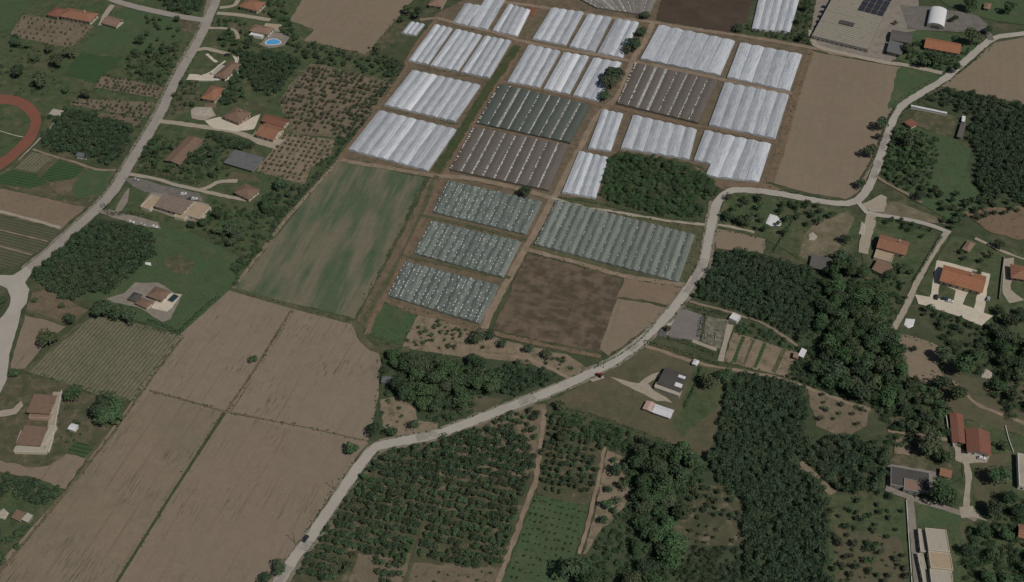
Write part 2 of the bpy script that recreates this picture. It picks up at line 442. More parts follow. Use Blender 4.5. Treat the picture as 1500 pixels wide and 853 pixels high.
# gardens and strips beside the long road
ground('field', [(-20, 268), (45, 222), (82, 232), (120, 245), (168, 252), (150, 285), (125, 305), (60, 288)], 'garden', 0.8)
ground('field', [(48, 223), (80, 231), (52, 253), (22, 247)], 'stubble', 0.6)
ground('field', [(85, 235), (125, 246), (95, 272), (58, 262)], 'rowcrop', 0.6)
ground('field', [(18, 248), (55, 256), (70, 268), (45, 276), (-10, 268), (-10, 262)], 'rowcrop', 0.6)
ground('field', [(128, 248), (165, 253), (148, 284), (112, 292), (105, 275)], 'green', 0.6)
ground('field', [(72, 268), (110, 262), (105, 280), (84, 285)], 'dirt_dark', 0.6)
ground('field', [(-40, 268), (30, 283), (126, 304), (90, 336), (-40, 304)], 'soil_rows', 0.7)
ground('field', [(-40, 306), (90, 337), (72, 356), (30, 388), (-40, 402)], 'vineyard', 0.7)
strip('path', [(-20, 305), (40, 320), (88, 334)], 2.2, 'gravel', 0.4)
strip('path', [(-20, 332), (30, 344), (70, 354)], 1.1, 'dirt', 0.3)
strip('path', [(-20, 356), (20, 366), (48, 374)], 1.1, 'dirt', 0.3)
strip('path', [(48, 219), (75, 228), (110, 238), (140, 248), (170, 250)], 1.8, 'dirt', 0.4)
# junction surroundings
ground('waste_ground', [(48, 430), (70, 422), (100, 440), (130, 455), (105, 475), (60, 465), (38, 455)], 'dirt_dark', 0.8)
ground('field', [(37, 462), (62, 468), (96, 479), (60, 510), (36, 541), (15, 540), (25, 500)], 'soil_red', 0.6)
ground('field', [(135, 462), (200, 474), (268, 494), (230, 545), (193, 588), (140, 577), (95, 560), (40, 545), (72, 515), (108, 487)], 'stubble', 0.7)
strip('verge', [(134, 462), (105, 485), (72, 515), (38, 544)], 2.4, 'verge', 0.5)
strip('path', [(38, 456), (62, 463), (92, 475)], 2.4, 'verge', 0.4)
ground('garden', [(-30, 560), (40, 547), (95, 562), (120, 575), (165, 590), (165, 630), (130, 680), (80, 690), (-30, 680)], 'garden', 0.8)
ground('field', [(70, 682), (98, 664), (126, 672), (95, 718), (60, 703), (-20, 686), (-20, 672), (40, 684)], 'soil_red', 0.7)
ground('garden', [(-60, 690), (60, 705), (96, 720), (70, 750), (0, 842), (-80, 853)], 'grass', 0.8)
ground('garden', [(100, 660), (112, 647), (128, 652), (138, 658), (122, 672)], 'rowcrop', 0.5)
# villa grounds by the long road
ground('garden', [(150, 335), (260, 330), (345, 375), (360, 395), (335, 430), (270, 492), (200, 470), (150, 440), (90, 440), (45, 405)], 'green', 0.8)
ground('garden', [(240, 380), (262, 374), (288, 386), (275, 402), (248, 397)], 'garden', 0.8)
ground('garden', [(320, -20), (430, -20), (500, 80), (590, 92), (500, 210), (440, 280), (340, 430), (370, 385), (300, 340), (190, 330), (160, 305), (200, 250), (250, 160)], 'grass', 1)
ground('field', [(457, 92), (578, 120), (548, 162), (505, 202), (430, 197), (408, 150), (430, 118)], 'orchard_soil', 0.8)
ground('field', [(415, 196), (492, 206), (484, 226), (455, 246), (445, 271), (376, 251)], 'sand', 0.8)
ground('garden', [(276, 118), (292, 118), (292, 148), (255, 170), (244, 172)], 'garden', 0.6)

ground('garden', [(300, 152), (318, 150), (316, 158), (300, 160)], 'dirt_brown', 0.6)
ground('garden', [(352, 148), (378, 150), (395, 162), (380, 168), (368, 158)], 'orchard_shade', 0.6)
ground('garden', [(340, 252), (372, 258), (384, 266), (350, 264), (330, 262)], 'lawn', 0.6)
ground('garden', [(205, 222), (232, 212), (240, 220), (214, 236)], 'rowcrop', 0.6)
ground('garden', [(258, 24), (300, 34), (292, 52), (262, 44)], 'garden', 0.8)
ground('garden', [(332, 32), (362, 36), (360, 54), (338, 44)], 'garden', 0.6)
ground('garden', [(1290, 340), (1330, 346), (1362, 346), (1338, 384), (1333, 360)], 'garden', 0.6)
ground('garden', [(555, 42), (588, 30), (596, 34), (585, 56), (560, 74), (545, 78)], 'garden', 0.6)

# --- big fields
ground('field', [(463, -30), (520, -60), (625, -60), (606, 0), (537, 80), (445, 60), (461, 43), (423, 31)], 'soil_flat', 0.7)
ground('field', [(975, -30), (962, 29), (1075, 50), (1094, 30), (1110, -40)], 'plough', 0.6)
ground('field', [(497, 233), (560, 247), (622, 261), (575, 360), (520, 467), (430, 445), (343, 423), (410, 340)], 'wheat', 0.8)
ground('field', [(265, 490), (338, 424), (520, 474), (556, 520), (540, 648), (528, 662), (400, 850), (370, 890), (-60, 890), (100, 715)], 'soil', 0.3)
ground('field', [(337, 425), (380, 437), (424, 452), (372, 546), (330, 601), (275, 585), (222, 571), (270, 495)], 'soil', 0.6)
ground('field', [(432, 457), (480, 467), (518, 476), (530, 500), (548, 510), (557, 525), (556, 560), (552, 595), (540, 644), (440, 622), (338, 600), (380, 546)], 'soil', 0.6)
ground('field', [(218, 576), (270, 590), (326, 605), (250, 730), (150, 890), (-60, 890), (-10, 850), (50, 780), (100, 718), (165, 637)], 'soil_weedy', 0.6)
ground('field', [(338, 607), (420, 627), (515, 648), (525, 664), (486, 722), (438, 792), (408, 836), (370, 890), (160, 890), (250, 740)], 'soil_red', 0.6)
strip('verge', [(140, 905), (172, 853), (250, 727), (330, 604)], 1.7, 'verge_green', 0.35, False)
strip('earth_bank', [(265, 497), (230, 543), (165, 636), (98, 719), (50, 778), (-10, 850), (-40, 890)], 2.0, 'dirt_dark', 0.4, False)
strip('earth_bank', [(220, 573), (275, 588), (332, 604), (440, 625), (545, 648)], 1.3, 'dirt_dark', 0.35, False)
strip('earth_bank', [(428, 455), (372, 548), (334, 603)], 3.4, 'dirt_dark', 0.4, False)
strip('path', [(428, 457), (373, 548), (336, 602)], 1.3, 'dirt', 0.3, False)
strip('earth_bank', [(338, 424), (430, 449), (522, 473)], 3.6, 'verge', 0.6, False)
strip('earth_bank', [(500, 230), (420, 320), (343, 422)], 2.6, 'dirt', 0.7, False)
ground('field', [(1190, 76), (1255, 88), (1321, 99), (1310, 150), (1287, 215), (1268, 268), (1255, 283), (1238, 292), (1180, 282), (1130, 268), (1160, 165)], 'soil_flat', 0.6)
ground('field', [(1377, 127), (1420, 96), (1456, 63), (1500, 55), (1560, 50), (1570, 165), (1500, 153)], 'soil_flat', 0.6)

# --- greenhouse estate ground
ground('earth', [(640, 20), (720, -20), (972, -10), (960, 30), (1190, 72), (1130, 268), (1060, 275), (1040, 250), (1015, 240), (905, 222), (880, 292), (805, 290), (650, 257), (497, 232), (560, 150), (600, 90)], 'dirt_dark', 0.8)
ground('earth', [(648, 258), (805, 290), (775, 365), (708, 487), (612, 462), (560, 440), (540, 485), (522, 470), (580, 360), (630, 262)], 'dirt_dark', 0.8)
ground('earth', [(808, 286), (1040, 330), (1036, 365), (1000, 420), (905, 407), (770, 368)], 'verge', 0.8)
ground('field', [(817, -30), (972, -30), (955, 26), (885, 14), (780, -5)], 'dirt_dark', 0.8)
ground('verge', [(1010, 240), (1062, 268), (1128, 270), (1160, 285), (1066, 280), (1048, 272), (1035, 258)], 'dirt_brown', 0.8)
ground('field', [(772, 371), (840, 388), (912, 409), (895, 470), (880, 516), (800, 502), (722, 483), (748, 425)], 'plough_patchy', 0.7)
ground('field', [(914, 409), (960, 415), (1003, 421), (984, 449), (940, 440), (905, 436)], 'soil_rows', 0.7)
ground('field', [(905, 438), (940, 443), (978, 452), (960, 472), (890, 522), (878, 512), (893, 470)], 'soil_flat', 0.7)
ground('field', [(1050, 336), (1085, 342), (1121, 350), (1119, 376), (1048, 364)], 'soil_flat', 0.7)
ground('field', [(557, 442), (585, 450), (612, 460), (600, 485), (587, 506), (560, 498), (538, 488)], 'green', 0.6)
ground('garden', [(613, 461), (700, 485), (760, 505), (830, 520), (860, 540), (830, 555), (760, 530), (680, 525), (600, 512), (588, 508)], 'sand', 0.8)
ground('garden', [(560, 530), (590, 510), (680, 525), (760, 530), (835, 552), (800, 570), (700, 610), (590, 640), (540, 648), (553, 590)], 'woodfloor', 0.8)
ground('garden', [(556, 585), (580, 580), (608, 600), (612, 615), (640, 620), (640, 632), (590, 642), (560, 625)], 'sand', 0.8)
ground('meadow', [(690, 580), (735, 585), (728, 598), (690, 610), (682, 600)], 'lawn', 0.6)

# --- lower middle
ground('lawn', [(862, 560), (905, 535), (962, 502), (1030, 530), (1075, 548), (1062, 585), (1048, 640), (1032, 670), (960, 640), (880, 610), (800, 590)], 'lawn', 0.7)
ground('garden', [(1020, 535), (1072, 548), (1060, 590), (1000, 640), (985, 620)], 'grass', 0.7)
ground('orchard_floor', [(560, 664), (640, 645), (700, 627), (795, 598), (790, 640), (782, 700), (735, 830), (700, 890), (400, 890), (440, 830), (470, 790), (495, 745), (525, 700)], 'orchard_shade', 0.7)
ground('orchard_floor', [(690, 610), (760, 595), (800, 592), (800, 640), (770, 700), (640, 700), (650, 650)], 'orchard_soil', 0.7)
ground('orchard_floor', [(798, 598), (888, 640), (878, 700), (858, 745), (786, 728), (795, 660)], 'orchard_shade', 0.7)
ground('meadow', [(783, 726), (862, 740), (850, 790), (815, 890), (720, 890), (745, 830)], 'green', 0.7)
ground('orchard_floor', [(525, 812), (600, 815), (590, 890), (500, 890)], 'orchard_soil', 0.7)
ground('orchard_floor', [(605, 825), (735, 832), (715, 890), (590, 890)], 'orchard_soil', 0.7)
ground('garden', [(890, 660), (915, 670), (925, 720), (905, 760), (870, 815), (855, 812), (872, 750)], 'sand', 0.7)
ground('wood_floor', [(905, 640), (1040, 672), (1060, 580), (1180, 570), (1200, 650), (1215, 890), (810, 890), (870, 790), (925, 730)], 'woodfloor', 0.7)
ground('orchard_floor', [(1000, 708), (1060, 712), (1088, 738), (1088, 800), (1010, 800), (985, 780)], 'orchard_shade', 0.7)
ground('wood_floor', [(1008, 440), (1047, 367), (1110, 370), (1190, 395), (1300, 425), (1325, 560), (1310, 600), (1180, 570), (1100, 470)], 'woodfloor', 0.7)
ground('orchard_floor', [(1183, 568), (1275, 598), (1270, 625), (1235, 640), (1195, 625)], 'orchard_soil', 0.7)
ground('orchard_floor', [(1210, 722), (1325, 735), (1335, 890), (1215, 890)], 'grass', 0.7)
ground('orchard_floor', [(1222, 770), (1320, 790), (1328, 890), (1222, 890)], 'lawn', 0.7)
ground('yard', [(975, 485), (990, 456), (1004, 454), (1030, 463), (1024, 500), (1000, 497), (980, 497)], 'yard_mauve', 0.5)
ground('yard', [(1034, 464), (1068, 470), (1055, 512), (1028, 502)], 'derelict', 0.5)
strip('path', [(1014, 500), (1030, 506), (1050, 512)], 3.0, 'gravel', 0.6, False, False)
strip('path', [(1070, 476), (1062, 505), (1056, 530)], 3.2, 'gravel', 0.6, False, False)
ground('yard', [(968, 478), (988, 454), (996, 452), (982, 478), (976, 496)], 'gravel', 0.5)
ground('garden_beds', [(1074, 487), (1120, 502), (1168, 517), (1150, 553), (1105, 542), (1060, 530)], 'sand', 0.5)
for i, t in enumerate((0.12, 0.30, 0.48, 0.80)):
    a = (1078 + 88 * t, 490 + 27 * t); b = (1064 + 86 * t, 529 + 21 * t)
    strip('garden_bed', [a, ((a[0] + b[0]) / 2, (a[1] + b[1]) / 2), b], (2.2, 1.6, 2.0, 2.6)[i], ('rowcrop', 'garden', 'rowcrop', 'garden')[i], 0.3, False, False)
strip('path', [(925, 500), (960, 512), (1015, 530), (1060, 540), (1110, 548), (1160, 560), (1200, 575), (1275, 602)], 2.2, 'dirt', 0.4)
strip('path', [(1010, 442), (1060, 455), (1085, 463), (1120, 475), (1170, 508)], 1.8, 'dirt', 0.4)
ground('driveway', [(893, 553), (912, 558), (935, 562), (955, 548), (968, 545), (966, 552), (950, 562), (958, 572), (985, 590), (962, 588), (930, 572)], 'gravel', 0.5)
ground('yard', [(860, 555), (880, 545), (886, 555), (868, 560)], 'gravel', 0.4)

# --- right side
ground('meadow', [(1316, 100), (1330, 96), (1385, 110), (1320, 155), (1300, 160)], 'green', 0.7)
ground('garden', [(1060, 285), (1090, 281), (1170, 295), (1240, 305), (1265, 325), (1240, 395), (1180, 385), (1120, 350), (1052, 335)], 'grass', 0.7)
ground('waste_ground', [(1195, 325), (1240, 310), (1250, 320), (1240, 350), (1225, 372), (1195, 385), (1170, 375), (1178, 345)], 'wildmound', 0.8)
ground('garden', [(1345, 158), (1388, 168), (1402, 170), (1395, 205), (1350, 188), (1330, 178)], 'garden', 0.6)
ground('meadow', [(1310, 190), (1345, 188), (1400, 205), (1425, 220), (1420, 260), (1440, 290), (1400, 330), (1330, 290), (1290, 250)], 'green', 0.8)
ground('wood_floor', [(1350, 150), (1380, 130), (1570, 168), (1570, 300), (1440, 290), (1415, 250), (1425, 215), (1400, 170)], 'woodfloor', 0.8)
ground('waste_ground', [(1410, 312), (1440, 306), (1500, 303), (1560, 305), (1560, 350), (1490, 352), (1450, 340)], 'dirt_brown', 0.9)
ground('garden', [(1275, 305), (1310, 295), (1370, 318), (1385, 330), (1330, 322), (1280, 315)], 'wildmound', 0.7)
ground('garden', [(1265, 320), (1320, 325), (1372, 342), (1340, 412), (1310, 420), (1262, 400)], 'grass', 0.7)
ground('garden', [(1395, 345), (1480, 365), (1560, 400), (1560, 560), (1460, 540), (1440, 470), (1340, 425)], 'grass', 0.8)
ground('field', [(1313, 489), (1340, 494), (1387, 511), (1372, 533), (1378, 546), (1362, 566), (1330, 552), (1320, 522)], 'soil_flat', 0.7)
ground('meadow', [(1385, 545), (1450, 560), (1500, 560), (1540, 600), (1500, 640), (1400, 610), (1370, 575)], 'lawn', 0.7)
strip('path', [(1372, 545), (1410, 570), (1430, 592), (1500, 620), (1540, 635)], 2.4, 'dirt', 0.5)
ground('garden', [(1395, 610), (1500, 640), (1560, 660), (1560, 890), (1330, 890), (1330, 735), (1410, 700)], 'grass', 0.8)
ground('lawn', [(1425, 668), (1470, 665), (1480, 720), (1450, 748), (1428, 730)], 'lawn', 0.7)
ground('garden', [(1335, 640), (1385, 640), (1395, 690), (1370, 700), (1300, 680)], 'garden', 0.7)
ground('garden', [(1342, 740), (1390, 748), (1408, 760), (1405, 853), (1395, 772), (1345, 770)], 'green', 0.6)
ground('driveway', [(1340, 432), (1375, 438), (1400, 443), (1455, 464), (1438, 478), (1400, 462), (1345, 446)], 'pale', 0.4)
ground('yard', [(1372, 382), (1385, 384), (1450, 402), (1446, 425), (1440, 462), (1425, 459), (1432, 430), (1418, 428), (1408, 450), (1396, 447), (1400, 426), (1376, 416), (1372, 440), (1362, 437)], 'pale', 0.3)
ground('yard', [(1470, 380), (1485, 378), (1480, 425), (1500, 440), (1478, 445), (1468, 430)], 'gravel', 0.4)
ground('yard', [(1396, 652), (1416, 662), (1450, 668), (1445, 678), (1412, 680), (1400, 675)], 'gravel', 0.4)
ground('yard', [(1300, 680), (1372, 692), (1366, 722), (1298, 714)], 'yard', 0.4)
ground('yard', [(1200, -30), (1345, -30), (1345, 40), (1318, 84), (1302, 92), (1215, 80), (1192, 66), (1188, 45)], 'yard', 0.4)
ground('yard', [(1318, 8), (1350, 10), (1360, 10), (1430, 22), (1450, 40), (1420, 48), (1330, 44)], 'yard_grey', 0.4)
ground('garden', [(1320, 50), (1345, 44), (1440, 58), (1420, 84), (1385, 108), (1330, 95), (1312, 86)], 'green', 0.6)
ground('meadow', [(1335, -30), (1560, -30), (1560, 45), (1450, 30), (1390, 10)], 'green', 0.8)

# --- earth tracks of the greenhouse estate
strip('dirt_track', [(690, -12), (720, 0), (778, 9), (850, 20), (905, 28), (955, 33), (1000, 41), (1080, 52), (1130, 60), (1190, 71), (1250, 84)], 4.2, 'dirt', 0.4)
strip('dirt_track', [(957, 33), (945, 60), (927, 88), (917, 115), (906, 140), (890, 156), (872, 175), (856, 205), (840, 235), (817, 280), (806, 298), (790, 330), (771, 362), (750, 400), (722, 452), (706, 490)], 4.4, 'dirt', 0.5)
strip('dirt_track', [(615, 30), (640, 28), (680, 38), (720, 47), (765, 61), (830, 74), (880, 82), (925, 91), (972, 99), (1062, 118), (1120, 131), (1165, 139)], 3.8, 'dirt', 0.4)
strip('dirt_track', [(766, 62), (750, 92), (731, 122), (714, 150), (694, 183), (670, 222), (656, 250), (648, 260)], 3.6, 'dirt_brown', 0.4)
strip('ditch', [(758, 68), (738, 98), (718, 126), (700, 154), (682, 184), (658, 222), (638, 252)], 6.5, 'verge_green', 0.9, True, False)
strip('dirt_track', [(734, 120), (770, 127), (840, 143), (880, 155), (900, 157), (960, 172), (1024, 186), (1062, 193), (1140, 210)], 3.4, 'dirt_brown', 0.4)
strip('dirt_track', [(692, 182), (740, 193), (790, 204), (842, 216)], 2.8, 'dirt_brown', 0.4)
strip('dirt_track', [(497, 233), (515, 238), (560, 245), (610, 254), (640, 258), (668, 260), (700, 264), (750, 275), (806, 290)], 4.0, 'dirt', 0.4)
strip('dirt_track', [(640, 28), (612, 65), (597, 90), (593, 103), (570, 138), (540, 178), (512, 215), (496, 234)], 3.6, 'dirt_brown', 0.5)
strip('dirt_track', [(1188, 74), (1174, 115), (1160, 160), (1145, 215), (1128, 268)], 5.5, 'dirt_brown', 0.6)
strip('dirt_track', [(640, 258), (632, 275), (605, 345), (575, 400), (550, 440), (528, 478), (520, 475)], 3.4, 'verge', 0.5)
strip('dirt_track', [(648, 262), (630, 300), (600, 360), (578, 410), (562, 440), (545, 470), (537, 492)], 3.0, 'dirt_brown', 0.5)
strip('dirt_track', [(524, 474), (528, 492), (540, 505), (556, 515), (600, 512)], 4.2, 'verge', 0.5)
strip('dirt_track', [(706, 490), (650, 468), (612, 460), (562, 440)], 2.8, 'dirt_brown', 0.5)
strip('dirt_track', [(706, 484), (770, 500), (820, 511), (880, 524)], 3.0, 'dirt_brown', 0.5)
strip('dirt_track', [(770, 366), (840, 384), (910, 404), (960, 412), (1008, 419)], 3.4, 'dirt', 0.5)
strip('dirt_track', [(618, 316), (690, 332), (772, 352)], 2.6, 'verge', 0.4)
strip('dirt_track', [(590, 374), (660, 390), (748, 408)], 2.8, 'verge', 0.4)
strip('path', [(808, 290), (850, 303), (900, 311), (950, 320), (1000, 327), (1042, 330)], 2.0, 'gravel', 0.7)
strip('path', [(1046, 329), (1075, 334), (1105, 341)], 2.2, 'gravel', 0.4)
strip('path', [(835, 556), (805, 540), (760, 524), (700, 520)], 2.0, 'dirt', 0.5)
strip('path', [(797, 600), (792, 650), (784, 705), (770, 745), (735, 840), (715, 890)], 2.6, 'dirt', 0.5)
strip('path', [(886, 655), (876, 705), (858, 780), (848, 812)], 2.0, 'dirt', 0.4)
strip('path', [(1170, 680), (1195, 698), (1220, 724)], 4.2, 'sand', 0.8)
ground('field', [(1300, 594), (1332, 594), (1330, 622), (1304, 622)], 'garden', 0.6)
ground('field', [(1312, 642), (1334, 640), (1333, 668), (1310, 666)], 'sand', 0.5)
strip('path', [(1300, 632), (1330, 636), (1360, 640), (1388, 645)], 1.8, 'dirt', 0.5)
strip('path', [(622, 770), (612, 805), (595, 850), (585, 890)], 2.2, 'verge', 0.5)

# --- roads
strip('shoulder', [(318, -40), (306, 22), (288, 62), (260, 110), (234, 165), (214, 200), (189, 240), (166, 278), (140, 307), (106, 338), (72, 370), (38, 397)], 9.5, 'shoulder', 0.5)
strip('shoulder', [(1048, 296), (1041, 335), (1036, 365), (1030, 392), (1012, 420), (990, 450), (965, 477), (935, 505), (900, 530), (860, 550), (810, 572), (760, 592), (700, 615), (640, 637), (590, 647), (562, 653), (545, 663), (521, 694), (490, 739), (460, 784), (430, 825), (395, 880)], 8.6, 'shoulder', 0.6)
strip('road', [(120, -25), (165, 0), (200, 11), (240, 20), (270, 26), (303, 31)], 6.5, 'asphalt_long', 0.2)
strip('lane', [(165, 8), (155, 22), (148, 38)], 4.5, 'gravel', 0.3)
strip('road', [(320, -60), (318, -5), (308, 22), (290, 62), (262, 110), (236, 165), (216, 200), (191, 240), (168, 278), (142, 307), (108, 338), (74, 370), (40, 397), (22, 410)], 7.0, 'asphalt_long', 0.15)
ground('road_junction', [(-30, 404), (20, 404), (38, 392), (48, 398), (37, 415), (43, 425), (39, 445), (31, 455), (26, 480), (14, 520), (10, 556), (0, 578), (-30, 640), (-40, 560), (-12, 480), (5, 463), (14, 450), (16, 437), (11, 424), (0, 419), (-30, 419)], 'asphalt', 0.2, 3)
strip('lane', [(232, 178), (265, 182), (300, 187), (340, 193), (378, 206), (388, 212)], 4.5, 'gravel', 0.3)
ground('yard', [(300, 178), (322, 172), (352, 184), (372, 172), (382, 168), (372, 190), (345, 194), (312, 189)], 'pale', 0.5)
strip('lane', [(190, 256), (225, 262), (255, 271), (290, 279), (330, 288), (362, 294)], 3.0, 'gravel', 0.3)
strip('lane', [(292, 279), (306, 275), (318, 268), (333, 266), (348, 266)], 3.4, 'gravel', 0.3)
ground('yard', [(182, 262), (202, 262), (250, 275), (292, 284), (298, 296), (270, 292), (212, 282), (195, 275)], 'yard_grey', 0.5)
ground('yard', [(142, 310), (160, 308), (200, 318), (232, 326), (236, 336), (200, 330), (165, 320)], 'yard', 0.5)
ground('path', [(175, 296), (185, 280), (190, 276), (188, 296), (178, 310), (168, 312)], 'yard', 0.4)
ground('yard', [(205, 302), (222, 282), (290, 296), (306, 300), (302, 328), (262, 322)], 'yard', 0.4)
strip('lane', [(322, 12), (340, 10), (348, 3), (352, -20)], 4.0, 'gravel', 0.3)
strip('lane', [(318, 20), (350, 23), (382, 28), (396, 30)], 4.5, 'gravel', 0.3)
strip('lane', [(303, 42), (318, 42), (338, 43), (346, 48), (349, 58)], 3.2, 'gravel', 0.3)
strip('lane', [(284, 75), (300, 72), (318, 76), (335, 80)], 4.0, 'gravel', 0.3)
strip('path', [(303, 80), (312, 88), (318, 92)], 2.4, 'pale', 0.3)
ground('yard', [(273, 118), (278, 109), (290, 110), (296, 112), (322, 106), (330, 112), (345, 90), (340, 82), (350, 86), (347, 100), (336, 118), (300, 119)], 'pale', 0.4)
strip('path', [(291, 113), (304, 109), (322, 97), (330, 90)], 1.6, 'pale', 0.3)
ground('yard', [(280, 162), (286, 158), (310, 158), (316, 170), (300, 178), (282, 174)], 'gravel', 0.6)
ground('yard', [(388, 58), (398, 48), (416, 50), (424, 56), (416, 68), (395, 72), (380, 66)], 'yard', 0.4)
ground('yard', [(366, 205), (375, 192), (405, 205), (418, 205), (405, 220), (378, 212)], 'gravel', 0.4)
ground('yard', [(150, 440), (182, 430), (198, 415), (232, 415), (256, 430), (268, 432), (250, 468), (238, 473), (205, 452)], 'yard', 0.4)
ground('terrace', [(222, 452), (228, 442), (252, 430), (266, 433), (252, 452), (245, 458)], 'pale', 0.3)
ground('yard', [(78, 575), (92, 575), (84, 612), (72, 662), (20, 663), (30, 632), (68, 640)], 'gravel', 0.4)
ground('yard', [(-20, 605), (20, 600), (32, 588), (34, 595), (24, 608), (-20, 615)], 'gravel', 0.5)
strip('road', [(1600, 35), (1500, 50), (1462, 55), (1444, 64), (1420, 85), (1385, 115), (1345, 140), (1320, 157), (1306, 180), (1294, 215), (1281, 255), (1269, 280), (1256, 294), (1240, 299), (1210, 297), (1170, 290), (1130, 283), (1090, 279), (1070, 281), (1056, 291), (1047, 308), (1040, 340), (1034, 370), (1027, 395), (1010, 420), (989, 450), (964, 477), (934, 505), (899, 530), (860, 550), (810, 572), (760, 592), (700, 615), (640, 637), (590, 647), (562, 652), (544, 662), (520, 692), (489, 737), (459, 782), (429, 822), (395, 875)], 5.6, 'asphalt', 0.4)
for seg in ([(1287, 236), (1277, 262)], [(1300, 196), (1291, 222)], [(1031, 380), (1018, 408), (1004, 430)], [(784, 582), (760, 592)], [(640, 636), (610, 643)], [(452, 792), (442, 806)], [(424, 830), (395, 874)], [(934, 504), (922, 514)]):
    strip('road_shade_patch', seg, 4.4, 'asphalt_shade', 0.9, True, False)  # darker strips paint the shade of roadside trees onto the road
strip('lane', [(1256, 296), (1266, 308), (1276, 314), (1320, 321), (1360, 330), (1392, 342)], 3.6, 'asphalt', 0.2)
strip('lane', [(1276, 314), (1274, 330), (1268, 350), (1264, 372)], 6.5, 'gravel', 0.4)
strip('lane', [(1388, 340), (1374, 360), (1357, 388), (1340, 420), (1326, 452), (1308, 484)], 3.6, 'gravel', 0.3)
ground('yard', [(1262, 300), (1290, 286), (1300, 290), (1295, 312), (1275, 312)], 'gravel', 0.5)
strip('path', [(1282, 258), (1300, 270), (1325, 283), (1350, 297)], 2.6, 'dirt', 0.5)
strip('path', [(1428, 350), (1450, 360), (1476, 372), (1520, 388)], 2.0, 'gravel', 0.4)
strip('lane', [(1297, 716), (1326, 727), (1350, 735), (1380, 744), (1405, 752), (1430, 762)], 3.6, 'yard', 0.3)
strip('lane', [(1332, 728), (1334, 745), (1337, 780), (1341, 820), (1346, 890)], 3.6, 'yard', 0.2)
strip('lane', [(1414, 676), (1418, 700), (1416, 725), (1415, 752)], 3.4, 'gravel', 0.4)
ground('yard', [(1405, 745), (1424, 742), (1446, 765), (1425, 758), (1408, 760)], 'gravel', 0.4)
strip('lane', [(1188, 45), (1190, 60), (1200, 70), (1240, 80), (1295, 92), (1330, 97), (1380, 108)], 4.6, 'gravel', 0.3)
strip('lane', [(1452, 60), (1446, 48), (1430, 44), (1380, 42), (1330, 40)], 5.0, 'yard_grey', 0.3)
ROAD_Z = 0.02 + 0.0025 * LAYER[0]
# ------------------------------------------------------------------ greenhouses
def film_mat(name, c1, c2, dirt, var=0.10, rough=0.45, rib=0.10, spots=0.0):
    b = NB(name, rough, 0.35)
    c = b.mix(b.ramp(b.noise(1.0, b.vec(0, (1.2, 7.0, 1)), detail=4, rough=0.7), 0.32, 0.66), c1, c2)
    c = b.mix(b.ramp(b.noise(1.0, b.vec(0, (0.9, 16.0, 1)), detail=4, rough=0.7), 0.47, 0.66, 0, 0.9), c, dirt)
    c = b.mix(b.ramp(b.noise(5.0, detail=4), 0.55, 0.75, 0, 0.5), c, dirt)
    if spots: c = b.mix(b.ramp(b.noise(0.9, detail=2, rough=0.8), 0.63, 0.68, 0, spots), c, (0.62, 0.66, 0.66))
    f = b.ramp(b.wave(b.vec(0, (1, 1, 1)), 2.6, 0.4), 0.0, 0.5, 1 - rib, 1.0)
    c = b.scale(c, f)
    oi = b.n.new('ShaderNodeObjectInfo')
    c = b.scale(c, b.ramp(oi.outputs['Random'], 0, 1, 1 - var, 1 + var))
    return b.out(c)


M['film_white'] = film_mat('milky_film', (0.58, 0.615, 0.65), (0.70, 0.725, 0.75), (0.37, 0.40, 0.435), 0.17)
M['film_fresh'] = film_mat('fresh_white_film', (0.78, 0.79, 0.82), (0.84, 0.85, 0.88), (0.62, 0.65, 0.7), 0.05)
M['film_grey'] = film_mat('dusty_and_shade_film', (0.46, 0.49, 0.53), (0.58, 0.60, 0.63), (0.34, 0.36, 0.39), 0.15)  # dusty film, also the grey of the shade bands painted on bays
M['film_mid'] = film_mat('bay_shade_film', (0.54, 0.57, 0.61), (0.65, 0.675, 0.70), (0.36, 0.39, 0.425), 0.17)  # middle grey of the light-and-shade bands painted on bays
M['film_green'] = film_mat('green_tinted_film', (0.165, 0.20, 0.175), (0.225, 0.255, 0.225), (0.115, 0.14, 0.115), 0.15, 0.4, 0.12, 0.65)
M['film_stripe'] = film_mat('pale_green_film', (0.205, 0.235, 0.205), (0.26, 0.285, 0.25), (0.15, 0.175, 0.148), 0.17, 0.4, 0.12, 0.35)
M['net_green'] = film_mat('dark_green_net', (0.088, 0.108, 0.092), (0.108, 0.126, 0.108), (0.125, 0.138, 0.12), 0.08, 0.8, 0.08)
M['net_brown'] = film_mat('brown_shade_net', (0.158, 0.134, 0.116), (0.178, 0.152, 0.132), (0.128, 0.112, 0.098), 0.08, 0.8, 0.08)
M['net_pale'] = film_mat('faded_grey_net', (0.25, 0.225, 0.2), (0.285, 0.26, 0.235), (0.2, 0.18, 0.16), 0.12, 0.8, 0.08)
M['rolled'] = plain_mat('rolled_white_film', (0.72, 0.72, 0.7), 0.5, 0.2, 0.7)
M['gutter'] = plain_mat('gutter_steel', (0.3, 0.31, 0.33), 0.5, 0.2, 3)
M['seam_pale'] = plain_mat('pale_net_seam', (0.36, 0.36, 0.33), 0.8, 0.4, 1.5)
M['seam_dim'] = plain_mat('dim_net_seam', (0.21, 0.205, 0.19), 0.8, 0.35, 1.5)
M['gutter_dark'] = plain_mat('dirty_gutter', (0.16, 0.15, 0.135), 0.8, 0.2, 3)


def lerp2(a, b, t): return (a[0] + (b[0] - a[0]) * t, a[1] + (b[1] - a[1]) * t)


